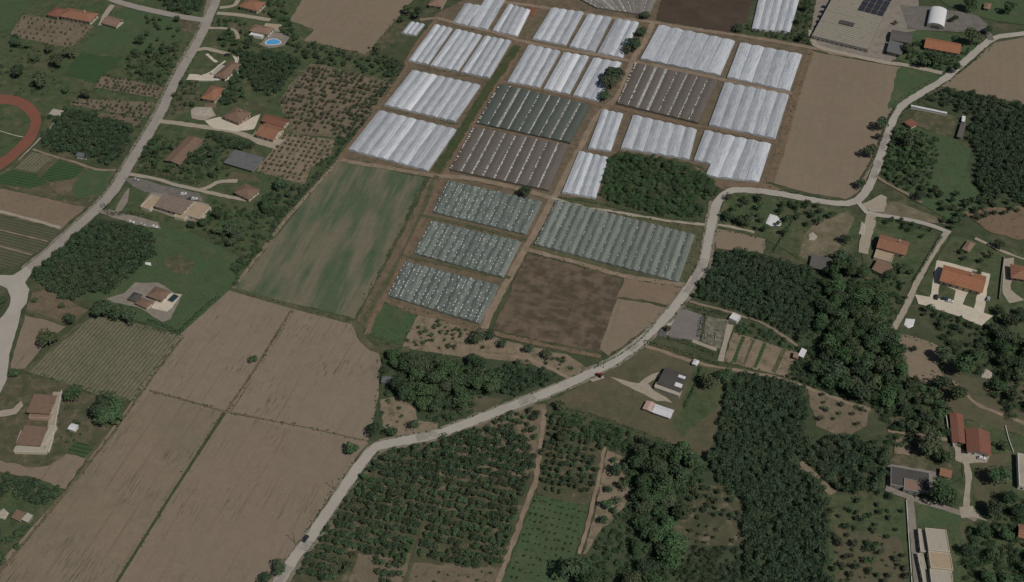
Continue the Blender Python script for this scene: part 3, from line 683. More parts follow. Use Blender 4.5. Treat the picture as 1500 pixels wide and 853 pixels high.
def greenhouse(label, q, n, roof='film_white', hg=1.3, rise=0.95, cat='greenhouse', rolled=None, fresh=(), name='polytunnel_greenhouse', group=None, jag=0.06, ridge=0.0, inset=(1, 1)):
    A, B, C, D = [g(p[0], p[1], 1.1) for p in q]
    gl = 0.55 / max(math.dist(A, B), 1.0)
    A, B, C, D = lerp2(A, B, gl * inset[0]), lerp2(B, A, gl * inset[1]), lerp2(C, D, gl * inset[1]), lerp2(D, C, gl * inset[0])
    cx = sum(p[0] for p in (A, B, C, D)) / 4; cy = sum(p[1] for p in (A, B, C, D)) / 4
    ax = (D[0] - A[0] + C[0] - B[0], D[1] - A[1] + C[1] - B[1]); th = math.atan2(ax[1], ax[0]) - math.pi / 2
    cs, sn = math.cos(-th), math.sin(-th)
    loc = lambda p: ((p[0] - cx) * cs - (p[1] - cy) * sn, (p[0] - cx) * sn + (p[1] - cy) * cs)
    BLOCKS.append([A, B, C, D])
    A, B, C, D = map(loc, (A, B, C, D))
    root = props(empty(name, (cx, cy, 0), th), label, cat, group)
    K = 8; L = 9
    net = roof.startswith('net')
    for i in range(n):
        w0, w1 = 0.006, 0.994
        a = lerp2(A, B, (i + w0) / n); b = lerp2(A, B, (i + w1) / n); d = lerp2(D, C, (i + w0) / n); c = lerp2(D, C, (i + w1) / n)
        j0 = random.uniform(-jag, jag); j1 = random.uniform(-jag, jag)
        a = (a[0], a[1] + j0); b = (b[0], b[1] + j0); c = (c[0], c[1] + j1); d = (d[0], d[1] + j1)
        v = []; f = []; rs = rise * random.uniform(0.92, 1.08)
        for l in range(L + 1):
            p = lerp2(a, d, l / L); r = lerp2(b, c, l / L); sag = random.uniform(-0.03, 0.03)
            for k in range(K + 1):
                t = k / K; x = t; zz = hg + rs * (1 - abs(2 * t - 1) ** 1.35) + sag * math.sin(math.pi * t)
                m = lerp2(p, r, x); v.append((m[0], m[1], zz))
        for l in range(L):
            for k in range(K):
                o = l * (K + 1) + k
                f.append((o, o + 1, o + K + 2, o + K + 1))
        mname = 'film_fresh' if i in fresh else roof
        mt = [M[mname]]; mi_ = None
        if mname in ('film_white', 'film_grey'):      # whiter and greyer halves paint a band of light and shade on each bay
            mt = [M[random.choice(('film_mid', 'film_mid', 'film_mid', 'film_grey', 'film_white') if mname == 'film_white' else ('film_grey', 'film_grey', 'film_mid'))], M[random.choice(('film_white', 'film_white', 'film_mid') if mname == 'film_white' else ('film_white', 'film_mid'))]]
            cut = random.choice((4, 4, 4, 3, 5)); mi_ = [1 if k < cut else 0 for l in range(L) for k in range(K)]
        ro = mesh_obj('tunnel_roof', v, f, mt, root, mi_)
        for p in ro.data.polygons: p.use_smooth = True
        for (e0, e1, off, fl) in ((a, b, 0, 0), (d, c, L * (K + 1), 1)):
            if fl and not net and i % 2: continue
            ring = [v[off + k] for k in range(K + 1)]
            face = [(e0[0], e0[1], 0)] + ring + [(e1[0], e1[1], 0)]
            mesh_obj('end_wall', face, [tuple(range(len(face)))[::(1 if fl else -1)]], M[mname], root)
        if i:
            m = MB(); e = lerp2(A, B, i / n); f2 = lerp2(D, C, i / n)
            if net:
                gw = random.choice((0.3, 0.45, 0.6, 1.1)); zt = hg + 0.16 + gw * 0.25
                m.poly([(e[0] - gw, e[1], zt), (e[0] + gw, e[1], zt), (f2[0] + gw, f2[1], zt), (f2[0] - gw, f2[1], zt)])
            m.poly([(e[0] - 0.16, e[1], hg + 0.02), (e[0] + 0.16, e[1], hg + 0.02), (f2[0] + 0.16, f2[1], hg + 0.02), (f2[0] - 0.16, f2[1], hg + 0.02)])
            m.poly([(e[0] - 0.16, e[1], hg + 0.25), (f2[0] - 0.16, f2[1], hg + 0.25), (f2[0] - 0.16, f2[1], hg + 0.02), (e[0] - 0.16, e[1], hg + 0.02)])
            m.build('gutter', M[random.choice(('seam_pale', 'seam_dim')) if net else 'gutter_dark' if ('green' in roof or 'stripe' in roof) else 'gutter'], root)
        if rolled:
            m = MB(); dens, size = rolled; ridge_on = ridge
            strong = random.uniform(0.55, 1.0)
            for (t0, s) in ((i / n, 1.0),) + (((i + 0.5) / n, 0.6),) * (1 if ridge else 0):
                e = lerp2(A, B, t0 + 0.004); f2 = lerp2(D, C, t0 + 0.004); ln = math.hypot(f2[0] - e[0], f2[1] - e[1]); y = random.uniform(0, 2)
                while y < ln - 1:
                    seg = random.uniform(0.35, 1.5)
                    if random.random() < dens * s * strong:
                        p = lerp2(e, f2, (y + seg / 2) / ln)
                        zt = hg + 0.05 if t0 == i / n else hg + rise
                        m.box((p[0] + random.uniform(-0.2, 0.2), p[1]), (random.uniform(0.35, 0.8) * size, seg, random.uniform(0.3, 0.5)), zt + (0.3 if net else 0), random.uniform(-0.12, 0.12), 0, 0.6)
                    y += seg + random.uniform(0.25, 1.6) * random.choice((1, 1, 1, 2.5))
            if m.v: m.build('rolled_film', M['rolled'], root)
    for (e0, e1) in ((A, D), (B, C)):
        mesh_obj('side_wall', [(e0[0], e0[1], 0), (e1[0], e1[1], 0), (e1[0], e1[1], hg), (e0[0], e0[1], hg)], [(0, 1, 2, 3)], M['film_grey' if not net else roof], root)
    return root


W = 'white polytunnel block '
greenhouse('three-bay white greenhouse at the far west corner of the estate, beside the small glasshouse', [(597, 89), (628, 95), (664, 43), (636, 36)], 3)
greenhouse('four-bay white greenhouse between two dark gaps in the far west row', [(629, 96), (672, 105), (707, 53), (667, 43)], 4)
greenhouse('four-bay white greenhouse at the east end of the far west row by the grassy strip', [(674, 106), (718, 115), (750, 61), (709, 53)], 4)
greenhouse('wide white greenhouse with one brilliant fresh bay, second from the wheat field', [(562, 154), (668, 179), (705, 126), (603, 103)], 8, fresh=(2,))
greenhouse('wide white greenhouse block directly above the green wheat field', [(509, 219), (628, 251), (670, 191), (554, 162)], 8)
greenhouse('narrow two-bay white greenhouse with a stepped far end at the top edge', [(662, 33), (685, 38), (707, 10), (680, 5)], 2)
greenhouse('two-bay white greenhouse running past the top edge beside the stepped one', [(686, 38), (715, 44), (748, -12), (720, -20)], 2)
greenhouse('four-bay white greenhouse beside the small reddish heap at the top edge', [(720, 45), (759, 54), (778, 16), (744, 6)], 4, fresh=(3,))
greenhouse('four-bay white greenhouse just east of the reddish heap, first of three', [(779, 57), (830, 67), (856, 19), (807, 12)], 4)
greenhouse('three-bay white greenhouse in the middle of the far row of three', [(833, 68), (872, 77), (897, 27), (860, 21)], 3)
greenhouse('three-bay white greenhouse partly under trees by the track crossing, far row', [(874, 77), (913, 86), (937, 34), (901, 28)], 3)
greenhouse('four-bay dusty white greenhouse above the dark green netted block', [(742, 120), (792, 129), (822, 76), (773, 66)], 4)
greenhouse('three-bay white greenhouse with one brilliant bay in the middle row of three', [(795, 130), (835, 139), (864, 84), (825, 77)], 3, fresh=(1,))
greenhouse('three-bay white greenhouse with big round trees along its east side', [(838, 140), (878, 149), (912, 93), (868, 85)], 3)
greenhouse('six-bay grey-white greenhouse between the dark ploughed field and the brown netted block', [(937, 86), (1056, 111), (1078, 61), (964, 37)], 6, 'film_grey')
greenhouse('five-bay white greenhouse at the north corner of the big bare field', [(1064, 113), (1158, 134), (1176, 81), (1083, 63)], 5)
greenhouse('six-bay white greenhouse alongside the middle of the big bare field', [(1037, 183), (1137, 204), (1157, 140), (1060, 121)], 6)
greenhouse('short two-bay white greenhouse by the bare earth corner above the road bend', [(1015, 234), (1042, 241), (1060, 198), (1031, 191)], 2, inset=(1, 0))
greenhouse('four-bay white greenhouse closest to the road bend, next to the bare field', [(1033, 258), (1113, 267), (1131, 212), (1060.5, 198)], 4, inset=(0, 1))
greenhouse('six-bay white greenhouse directly behind the overgrown copse', [(908, 217), (1011, 234), (1022, 191), (926, 169)], 6)
greenhouse('three-bay white greenhouse wedged between the estate track and the six-bay block', [(860, 217), (896, 222), (914, 168), (881, 161)], 3)
greenhouse('four-bay white greenhouse at the west edge of the overgrown copse', [(822, 282), (874, 291), (892, 232), (847, 222)], 4)
greenhouse('five-bay white greenhouse beside the packing warehouse at the top edge', [(1100, 43), (1158, 48), (1174, -8), (1113, -14)], 5)
greenhouse('small pale glasshouse on its own at the corner of the big soil field', [(587, 48), (610, 52), (623, 36), (600, 32)], 3, 'film_white', 1.0, 0.9, name='small_glasshouse')
greenhouse('dark green netted block with dotted white seams', [(698, 181), (836, 210), (866, 155), (731, 124)], 9, 'net_green', 1.5, 0.7, 'net house', (1.0, 1.5), name='net_house')
greenhouse('brown netted block with dotted white seams south of the dark green block', [(658, 249), (805, 280), (834, 214), (693, 187)], 9, 'net_brown', 1.5, 0.7, 'net house', (1.0, 1.6), name='net_house')
greenhouse('brown netted block with dotted white seams behind the six-bay white greenhouse by the copse', [(903, 152), (1024, 181), (1053, 119), (930, 93)], 8, 'net_brown', 1.5, 0.7, 'net house', (1.0, 1.6), name='net_house')
greenhouse('grey-brown net rows at the top edge beside the dark ploughed field', [(874, 12), (951, 24), (970, -14), (800, -26)], 9, 'net_pale', 1.4, 0.6, 'net house', (0.8, 1.2), name='net_house')
greenhouse('green-tinted tunnel block speckled with white, farthest of the stack of three', [(633, 311), (771, 344), (795, 296), (656, 265)], 12, 'film_green', 1.1, 0.85, 'greenhouse', (0.7, 0.95), ridge=1)
greenhouse('green-tinted tunnel block speckled with white, middle of the stack of three', [(605, 371), (738, 407), (764, 355), (631, 324)], 12, 'film_green', 1.1, 0.85, 'greenhouse', (0.75, 0.95), ridge=1)
greenhouse('green-tinted tunnel block speckled with white, above the dark green plot', [(567, 433), (704, 475), (731, 419), (593, 383)], 12, 'film_green', 1.1, 0.85, 'greenhouse', (0.85, 1.05), ridge=1)
greenhouse('long striped pale green tunnel block beside the curving road', [(782, 358), (995, 414), (1019, 345), (813, 293)], 18, 'film_stripe', 1.1, 1.05, 'greenhouse', (0.6, 0.9), ridge=0)

# ------------------------------------------------------------------ houses
M['tile_orange'] = tile_mat('orange_roof_tiles', (0.40, 0.205, 0.128), (0.32, 0.165, 0.108), 0.68, 1.3)
M['tile_bright'] = tile_mat('bright_orange_tiles', (0.46, 0.205, 0.115), (0.38, 0.175, 0.102), 0.68, 1.3)
M['tile_red'] = tile_mat('red_brown_tiles', (0.29, 0.13, 0.09), (0.24, 0.115, 0.08))
M['tile_brown'] = tile_mat('brown_tiles', (0.27, 0.18, 0.13), (0.22, 0.15, 0.11))
M['tile_pink'] = tile_mat('faded_pink_tiles', (0.33, 0.225, 0.165), (0.28, 0.185, 0.14))
M['roof_pink'] = tile_mat('faded_pink_sheet', (0.52, 0.35, 0.30), (0.58, 0.44, 0.39), 0.95)
M['roof_taupe'] = tile_mat('taupe_roof', (0.30, 0.235, 0.19), (0.235, 0.185, 0.15), 0.78, 1.6)
M['roof_grey'] = tile_mat('grey_roof', (0.15, 0.14, 0.13), (0.125, 0.118, 0.11), 0.9)
M['roof_slate'] = tile_mat('slate_roof', (0.105, 0.098, 0.092), (0.09, 0.085, 0.08), 0.9)
M['roof_bluegrey'] = tile_mat('blue_grey_sheet', (0.17, 0.175, 0.175), (0.145, 0.15, 0.152), 0.9)
M['roof_tan'] = tile_mat('tan_flat_roof', (0.46, 0.36, 0.25), (0.40, 0.31, 0.21), 0.95)
M['roof_cream'] = tile_mat('cream_flat_roof', (0.46, 0.42, 0.345), (0.40, 0.365, 0.295), 0.95)
M['roof_shed'] = tile_mat('ribbed_shed_roof', (0.40, 0.365, 0.295), (0.34, 0.31, 0.25), 0.6, 2.6)
M['roof_white'] = tile_mat('white_sheet_roof', (0.74, 0.74, 0.74), (0.66, 0.66, 0.67), 0.95)
M['wall_cream'] = plain_mat('cream_render', (0.60, 0.54, 0.43), 0.85, 0.1, 2)
M['wall_white'] = plain_mat('white_render', (0.70, 0.68, 0.63), 0.85, 0.1, 2)
M['wall_pink'] = plain_mat('pinkish_render', (0.48, 0.35, 0.27), 0.85, 0.1, 2)
M['wall_grey'] = plain_mat('grey_block', (0.30, 0.285, 0.26), 0.85, 0.15, 2)
M['win_glass'] = plain_mat('window_glass', (0.035, 0.04, 0.045), 0.15, 0.1, 1, 0.5)
M['win_frame'] = plain_mat('window_frame', (0.55, 0.52, 0.46), 0.6, 0.05, 1)
M['door_wood'] = plain_mat('wooden_door', (0.14, 0.085, 0.05), 0.6, 0.15, 0.5)
M['solar'] = plain_mat('solar_cells', (0.045, 0.045, 0.058), 0.35, 0.15, 2.0, 0.4)
M['white_paint'] = plain_mat('white_paint', (0.78, 0.78, 0.77), 0.5, 0.05, 1)
M['concrete'] = plain_mat('concrete', (0.38, 0.35, 0.30), 0.9, 0.12, 2)


def rect(q, z):
    P = [np.array(g(p[0], p[1], z)) for p in q]
    u = ((P[1] - P[0]) + (P[2] - P[3])) / 2; v = ((P[3] - P[0]) + (P[2] - P[1])) / 2
    L = float(np.linalg.norm(u)); W_ = abs(float(u[0] * v[1] - u[1] * v[0])) / L
    c = sum(P) / 4
    return float(c[0]), float(c[1]), math.atan2(u[1], u[0]), L, W_


def corners(cx, cy, an, L, W_):
    cs, sn = math.cos(an), math.sin(an)
    return [(cx + x * cs - y * sn, cy + x * sn + y * cs) for x, y in ((-L / 2, -W_ / 2), (L / 2, -W_ / 2), (L / 2, W_ / 2), (-L / 2, W_ / 2))]


def wing(root, rx, ry, ra, spec, first):
    spec = dict(spec, h=max(2.1, spec['h'] * 0.62))
    cx, cy, an, L, W_ = rect(spec['q'], spec['h'])
    BLOCKS.append(corners(cx, cy, an, L, W_))
    cs, sn = math.cos(-ra), math.sin(-ra)
    lx, ly = (cx - rx) * cs - (cy - ry) * sn, (cx - rx) * sn + (cy - ry) * cs
    la = an - ra; h = spec['h']; kind = spec.get('roof', 'gable'); roofm = M[spec.get('rm', 'tile_orange')]; wallm = M[spec.get('wm', 'wall_cream')]
    ov = 0.0 if kind == 'flat' else min(1.0, W_ * 0.11)
    wl, ww = L - 2 * ov, W_ - 2 * ov
    swap = W_ > L and not spec.get('noswap')
    rl, rw = (W_, L) if swap else (L, W_)
    rise = rw / 2 * spec.get('pitch', 0.36)
    ra2 = math.pi / 2 if swap else 0.0
    wm_ = MB(); hx, hy = wl / 2, ww / 2
    wm_.box((0, 0), (wl, ww, h - (0.06 if kind != 'flat' else 0.0)), 0)
    if kind == 'gable':
        gl = (ww if swap else wl) / 2; gw = (wl if swap else ww) / 2
        for s in (-1, 1):
            tri = [(s * gl, -gw, h - 0.06), (s * gl, gw, h - 0.06), (s * gl, 0, h - 0.1 + rise * gw / (rw / 2))]
            if swap: tri = [(-y, x, zz) for x, y, zz in tri]
            wm_.poly(tri if s > 0 else tri[::-1])
    wo = wm_.build('wall', wallm, root, (lx, ly, 0), la)
    m = MB(); a, b = rl / 2, rw / 2; t = 0.18
    if kind == 'gable':
        for s in (-1, 1):
            top = [(-a, s * b, h), (a, s * b, h), (a, 0, h + rise), (-a, 0, h + rise)]
            tp = [(x, y, zz + t) for x, y, zz in top]
            n0 = len(m.v); m.v += top + tp
            for f in ((0, 1, 2, 3), (4, 5, 6, 7), (0, 1, 5, 4), (1, 2, 6, 5), (3, 0, 4, 7)):
                m.f.append(tuple(n0 + i for i in (f if s < 0 else f[::-1]))); m.mi.append(0)
    elif kind == 'hip':
        r = max(a - b, 0.2)
        e = [(-a, -b, h), (a, -b, h), (a, b, h), (-a, b, h)]; e2 = [(x, y, h + t) for x, y, _ in e]; rd = [(-r, 0, h + rise + t), (r, 0, h + rise + t)]
        m.v = e + e2 + rd
        m.f = [(3, 2, 1, 0), (0, 1, 5, 4), (1, 2, 6, 5), (2, 3, 7, 6), (3, 0, 4, 7), (4, 5, 9, 8), (5, 6, 9), (6, 7, 8, 9), (7, 4, 8)]
        m.mi = [0] * len(m.f)
    elif kind == 'mono':
        rs = rw * spec.get('pitch', 0.12)
        top = [(-a, -b, h), (a, -b, h), (a, b, h + rs), (-a, b, h + rs)]; tp = [(x, y, zz + t) for x, y, zz in top]
        m.v = top + tp; m.f = [(3, 2, 1, 0), (4, 5, 6, 7), (0, 1, 5, 4), (1, 2, 6, 5), (2, 3, 7, 6), (3, 0, 4, 7)]; m.mi = [0] * 6
    else:
        m.box((0, 0), (rl - 0.7, rw - 0.7, 0.12), h - 0.002)
    ro = m.build('roof', roofm, root, (lx, ly, 0), la + ra2)
    if kind == 'flat':
        p = MB(); pw = 0.3; ph = spec.get('parapet', 0.5)
        for s in (-1, 1):
            p.box((0, s * (ww / 2 - pw / 2)), (wl, pw, ph), h + 0.002); p.box((s * (wl / 2 - pw / 2), 0), (pw, ww - 2 * pw - 0.004, ph), h + 0.002)
        p.build('parapet', wallm, root, (lx, ly, 0), la)
    if spec.get('chimney'):
        c = MB(); c.box((rl * 0.18, rw * 0.12), (0.8, 0.6, rise + 1.3), h + 0.2); c.box((rl * 0.18, rw * 0.12), (1.05, 0.85, 0.18), h + rise + 1.5)
        c.build('chimney', wallm, ro)
    if spec.get('skylights'):
        for (u_, v_, su, sv) in spec['skylights']:
            c = MB(); y = v_ * rw / 2; zz = h + rise * (1 - abs(v_)) + t
            dz = rise / (rw / 2) * sv / 2 * (1 if v_ < 0 else -1)
            pts = [(u_ * rl / 2 - su / 2, y - sv / 2, zz - dz + 0.08), (u_ * rl / 2 + su / 2, y - sv / 2, zz - dz + 0.08), (u_ * rl / 2 + su / 2, y + sv / 2, zz + dz + 0.08), (u_ * rl / 2 - su / 2, y + sv / 2, zz + dz + 0.08)]
            c.poly(pts); lo = [(p[0], p[1], p[2] - 0.16) for p in pts]
            for i in range(4): c.poly([pts[i], lo[i], lo[(i + 1) % 4], pts[(i + 1) % 4]])
            c.build('skylight', M['white_paint'], ro)
    # windows and a door on the sides that look this way
    if spec.get('win', True) and h > 2.4:
        st = max(1, int(h / 2.7)); door = first
        for (nx, ny, half, span) in ((0, -1, ww / 2, wl), (1, 0, wl / 2, ww), (0, 1, ww / 2, wl), (-1, 0, wl / 2, ww)):
            wy = nx * math.sin(an) + ny * math.cos(an)
            if wy > 0.25: continue
            k = max(1, int((span - 1.2) / 3.4))
            for s in range(st):
                for i in range(k):
                    q_ = (i + 0.5) / k * span - span / 2
                    px, py = nx * half - ny * q_, ny * half + nx * q_
                    rt = math.atan2(nx, -ny)
                    o_ = MB()
                    isdoor = door and s == 0 and i == k // 2
                    if isdoor:
                        door = False
                        o_.box((px + nx * 0.02, py + ny * 0.02), (1.15, 0.12, 2.15), 0.1, rt)
                        o_.build('door', M['door_wood'], root, (lx, ly, 0), la)
                    else:
                        zb = 1.0 + 2.8 * s
                        if zb + 1.3 > h - 0.02: continue
                        o_.box((px + nx * 0.01, py + ny * 0.01), (1.35, 0.10, 1.35), zb, rt, 0)
                        o_.box((px + nx * 0.04, py + ny * 0.04), (1.1, 0.12, 1.1), zb + 0.12, rt, 1)
                        o_.build('window', [M['win_frame'], M['win_glass']], root, (lx, ly, 0), la)
    return wo


def house(name, label, cat, wings):
    cx, cy, an, L, W_ = rect(wings[0]['q'], max(2.1, wings[0]['h'] * 0.62))
    root = props(empty(name, (cx, cy, 0), an), label, cat)
    for i, s in enumerate(wings): wing(root, cx, cy, an, s, i == 0)
    return root, cx, cy, an


def q4(*a): return [(a[i], a[i + 1]) for i in range(0, 8, 2)]


house('farmhouse', 'long orange-tiled farmhouse above the sapling orchard, with a lower wing', 'house', [
    dict(q=q4(90, 25, 134, 33, 143, 20, 96, 11), h=5.5, roof='hip', rm='tile_orange', chimney=1), dict(q=q4(70, 23, 88, 26, 95, 14, 79, 9), h=4.2, roof='hip', rm='tile_red')])
house('cottage', 'small brown-roofed cottage beside the green meadow at the end of a short lane', 'house', [dict(q=q4(149, 34, 172, 41, 181, 29, 160, 24), h=3.6, rm='tile_pink')])
house('house', 'orange hip-roofed house at the top edge east of the long road', 'house', [dict(q=q4(350, 10, 378, 17, 389, 4, 362, -3), h=5.5, roof='hip', rm='tile_orange')])
house('villa', 'brown and cream villa beside the blue swimming pool', 'house', [
    dict(q=q4(365, 45, 394, 52, 401, 41, 373, 36), h=5.5, roof='hip', rm='tile_pink', wm='wall_white'), dict(q=q4(386, 42, 409, 44, 412, 37, 389, 35), h=3.4, roof='flat', rm='roof_tan', wm='wall_cream'), dict(q=q4(366, 52, 384, 55, 387, 49, 369, 46), h=3.0, roof='flat', rm='roof_white', wm='wall_white')])
house('house', 'brown-roofed house ringed by curving white terrace walls', 'house', [
    dict(q=q4(318, 113, 336, 118, 348, 93, 333, 88), h=4.8, roof='hip', rm='tile_brown', wm='wall_white'), dict(q=q4(311, 108, 321, 110, 328, 97, 319, 95), h=3.2, roof='flat', rm='roof_cream', wm='wall_white')])
house('house', 'compact orange-roofed house between the white terraces and the rubble yard', 'house', [dict(q=q4(297, 145, 319, 149, 326, 129, 306, 125), h=5.0, roof='hip', rm='tile_orange')])
house('house', 'pinkish-roofed house beside the pale forecourt on the side lane', 'house', [dict(q=q4(327, 172, 350, 181, 369, 166, 344, 156), h=5.4, roof='hip', rm='tile_brown', wm='wall_pink', chimney=1)])
house('house', 'two-part house with dark red and orange roofs beside the bushy orchard', 'house', [
    dict(q=q4(374, 198, 402, 206, 417, 188, 389, 180), h=5.6, rm='tile_orange', wm='wall_cream'), dict(q=q4(383, 178, 416, 187, 425, 177, 391, 167), h=4.6, rm='tile_red')])
house('long_barn', 'long low brown-roofed barn standing alone among dark trees', 'barn', [dict(q=q4(243, 236, 265, 243, 296, 205, 272, 199), h=4.0, rm='tile_brown', wm='wall_grey', pitch=0.22)])
house('grey_shed', 'low blue-grey flat-roofed shed near the bushy orchard', 'shed', [dict(q=q4(329, 239, 372, 252, 385, 232, 343, 220), h=3.2, roof='mono', rm='roof_bluegrey', wm='wall_grey', pitch=0.05)])
house('cottage', 'small square brown house in the loop of a pale drive', 'house', [dict(q=q4(345, 284, 367, 294, 379, 278, 356, 267), h=4.6, roof='hip', rm='tile_brown')])
house('villa_complex', 'sprawling villa with grey and tan flat roofs and parked cars around it', 'house', [
    dict(q=q4(227, 303, 266, 315, 282, 296, 239, 284), h=5.2, roof='mono', rm='roof_taupe', wm='wall_cream', pitch=0.06), dict(q=q4(208, 304, 223, 309, 233, 289, 221, 285), h=3.6, roof='flat', rm='roof_tan', wm='wall_cream'),
    dict(q=q4(271, 314, 298, 324, 303, 301, 283, 296), h=4.2, roof='flat', rm='roof_tan', wm='wall_cream'), dict(q=q4(255, 318, 272, 322, 276, 312, 262, 308), h=3.0, roof='flat', rm='roof_tan', wm='wall_cream')])
house('villa', 'brown hip-roofed villa with a pale terrace and small dark pool', 'house', [
    dict(q=q4(215, 433, 239, 443, 249, 426, 227, 420), h=4.8, roof='hip', rm='tile_brown', wm='wall_cream'), dict(q=q4(198, 445, 216, 453, 223, 443, 206, 435), h=3.8, roof='hip', rm='tile_brown', wm='wall_cream'), dict(q=q4(188, 439, 201, 443, 208, 432, 195, 427), h=3.6, roof='hip', rm='roof_slate', wm='wall_cream')])
house('house', 'brown-roofed house with a front balcony, standing behind its twin', 'house', [
    dict(q=q4(41, 606, 75, 607, 81, 580, 48, 578), h=5.6, roof='mono', rm='tile_brown', wm='wall_pink', pitch=0.05), dict(q=q4(42, 612, 73, 613, 75, 606, 44, 605), h=2.6, roof='flat', rm='tile_pink', wm='wall_pink', parapet=0.2)])
house('house', 'brown-roofed house with a wide cream balcony around its front', 'house', [
    dict(q=q4(27, 653, 62, 654, 68, 626, 34, 624), h=5.8, roof='mono', rm='tile_brown', wm='wall_cream', pitch=0.05), dict(q=q4(21, 662, 68, 663, 70, 652, 24, 651), h=2.6, roof='flat', rm='roof_cream', wm='wall_cream', parapet=0.2), dict(q=q4(63, 652, 71, 653, 78, 624, 70, 622), h=2.7, roof='flat', rm='roof_cream', wm='wall_cream', parapet=0.2)])
house('garden_shed', 'tiny white garden shed behind the pair of brown houses', 'shed', [dict(q=q4(100, 629, 110, 632, 115, 623, 104, 620), h=2.3, rm='roof_white', wm='wall_white', pitch=0.2, win=False)])
house('shack', 'small brown-roofed shack among rubble at the western field edge', 'shed', [dict(q=q4(17, 759, 29, 764, 37, 752, 24, 747), h=2.8, roof='mono', rm='tile_brown', wm='wall_grey'), dict(q=q4(33, 763, 42, 766, 47, 755, 39, 751), h=2.2, roof='mono', rm='roof_cream', wm='wall_grey')])
house('tool_shed', 'little grey tool shed at the corner of the bare field', 'shed', [dict(q=q4(558, 561, 575, 562, 577, 554, 560, 551), h=2.5, roof='mono', rm='roof_bluegrey', wm='wall_grey', pitch=0.08)])
house('house', 'slate-roofed bungalow with two white skylights on a fenced lawn', 'house', [dict(q=q4(962, 563, 997, 575, 1009, 551, 975, 538), h=4.6, roof='gable', rm='roof_slate', wm='wall_cream', pitch=0.16, skylights=[(0.62, -0.42, 4.2, 2.6), (0.55, 0.55, 4.2, 2.4)]),
    dict(q=q4(957, 567, 996, 581, 999, 574, 962, 561), h=2.7, roof='mono', rm='roof_cream', wm='wall_white', pitch=0.1)])
house('barrel_shed', 'long white shed on the lawn with a faded pink end', 'shed', [dict(q=q4(954, 604, 981, 613, 989, 602, 961, 592), h=3.0, roof='gable', rm='roof_white', wm='wall_white', pitch=0.25, win=False), dict(q=q4(941, 599, 954, 604, 961, 592, 947, 587), h=3.0, roof='gable', rm='roof_pink', wm='wall_white', pitch=0.25, win=False)])
house('white_hut', 'little white hut beside the hedge on the bungalow lawn', 'shed', [dict(q=q4(1013, 533, 1021, 536, 1025, 529, 1017, 526), h=2.3, roof='hip', rm='roof_white', wm='wall_white', win=False)])
house('white_shed', 'white flat-roofed shed above the garden beds by the plantation', 'shed', [dict(q=q4(1069, 466, 1080, 472, 1085, 463, 1073, 458), h=3.0, roof='flat', rm='roof_white', wm='wall_white', parapet=0.3, win=False)])
house('hut', 'pink and white hut at the tip of the garden beds under tall trees', 'hut', [dict(q=q4(1170, 522, 1178, 525, 1181, 513, 1173, 510), h=2.6, roof='mono', rm='roof_white', wm='wall_pink', win=False), dict(q=q4(1161, 524, 1169, 526, 1171, 518, 1163, 516), h=2.2, roof='mono', rm='tile_pink', wm='wall_pink', win=False)])
house('shed', 'grey concrete-roofed shed south of the waste ground', 'shed', [dict(q=q4(1184, 391, 1219, 399, 1228, 382, 1190, 374), h=3.4, roof='mono', rm='roof_grey', wm='wall_grey', pitch=0.06)])
house('house', 'orange-roofed house with a pale terrace and a lower brown annexe', 'house', [
    dict(q=q4(1283, 363, 1327, 375, 1332, 355, 1290, 344), h=5.6, roof='gable', rm='tile_orange', wm='wall_cream', chimney=1), dict(q=q4(1280, 377, 1305, 385, 1311, 371, 1284, 364), h=3.4, roof='flat', rm='roof_tan', wm='wall_cream'),
    dict(q=q4(1277, 397, 1301, 406, 1308, 389, 1285, 380), h=3.6, roof='mono', rm='tile_brown', wm='wall_cream', pitch=0.1)])
house('terraced_house', 'long bright orange-roofed row house with three paved drives', 'house', [dict(q=q4(1375, 412, 1438, 429, 1446, 406, 1383, 388), h=5.8, roof='gable', rm='tile_bright', wm='wall_cream', chimney=1)])
house('house', 'orange and brown roofed house at the eastern edge next to the row house', 'house', [dict(q=q4(1478, 406, 1530, 416, 1536, 396, 1482, 388), h=5.6, roof='hip', rm='tile_orange', wm='wall_pink')])
house('garden_hut', 'tiny square brown-roofed hut beside the lane fork', 'hut', [dict(q=q4(1411, 366, 1422, 371, 1427, 356, 1415, 351), h=3.0, roof='hip', rm='tile_pink', wm='wall_pink', win=False)])
house('house', 'L-shaped red-brown roofed house with a pale forecourt', 'house', [
    dict(q=q4(1415, 662, 1449, 668, 1453, 634, 1415, 628), h=5.4, roof='gable', rm='tile_red', wm='wall_white', pitch=0.28), dict(q=q4(1396, 648, 1414, 651, 1412, 608, 1389, 605), h=4.4, roof='gable', rm='tile_red', wm='wall_cream', pitch=0.25)])
house('house', 'dark flat-roofed house with a brown roof terrace by the vertical lane', 'house', [dict(q=q4(1304, 711, 1356, 719, 1366, 695, 1305, 682), h=4.2, roof='flat', rm='roof_slate', wm='wall_grey'), dict(q=q4(1323, 716, 1345, 721, 1350, 706, 1325, 701), h=4.9, roof='flat', rm='tile_pink', wm='wall_grey', parapet=0.3)])
house('outhouse', 'small orange-roofed outhouse beside the dark flat-roofed house', 'shed', [dict(q=q4(1375, 696, 1392, 701, 1396, 691, 1378, 686), h=3.0, roof='mono', rm='tile_orange', wm='wall_cream', pitch=0.08)])
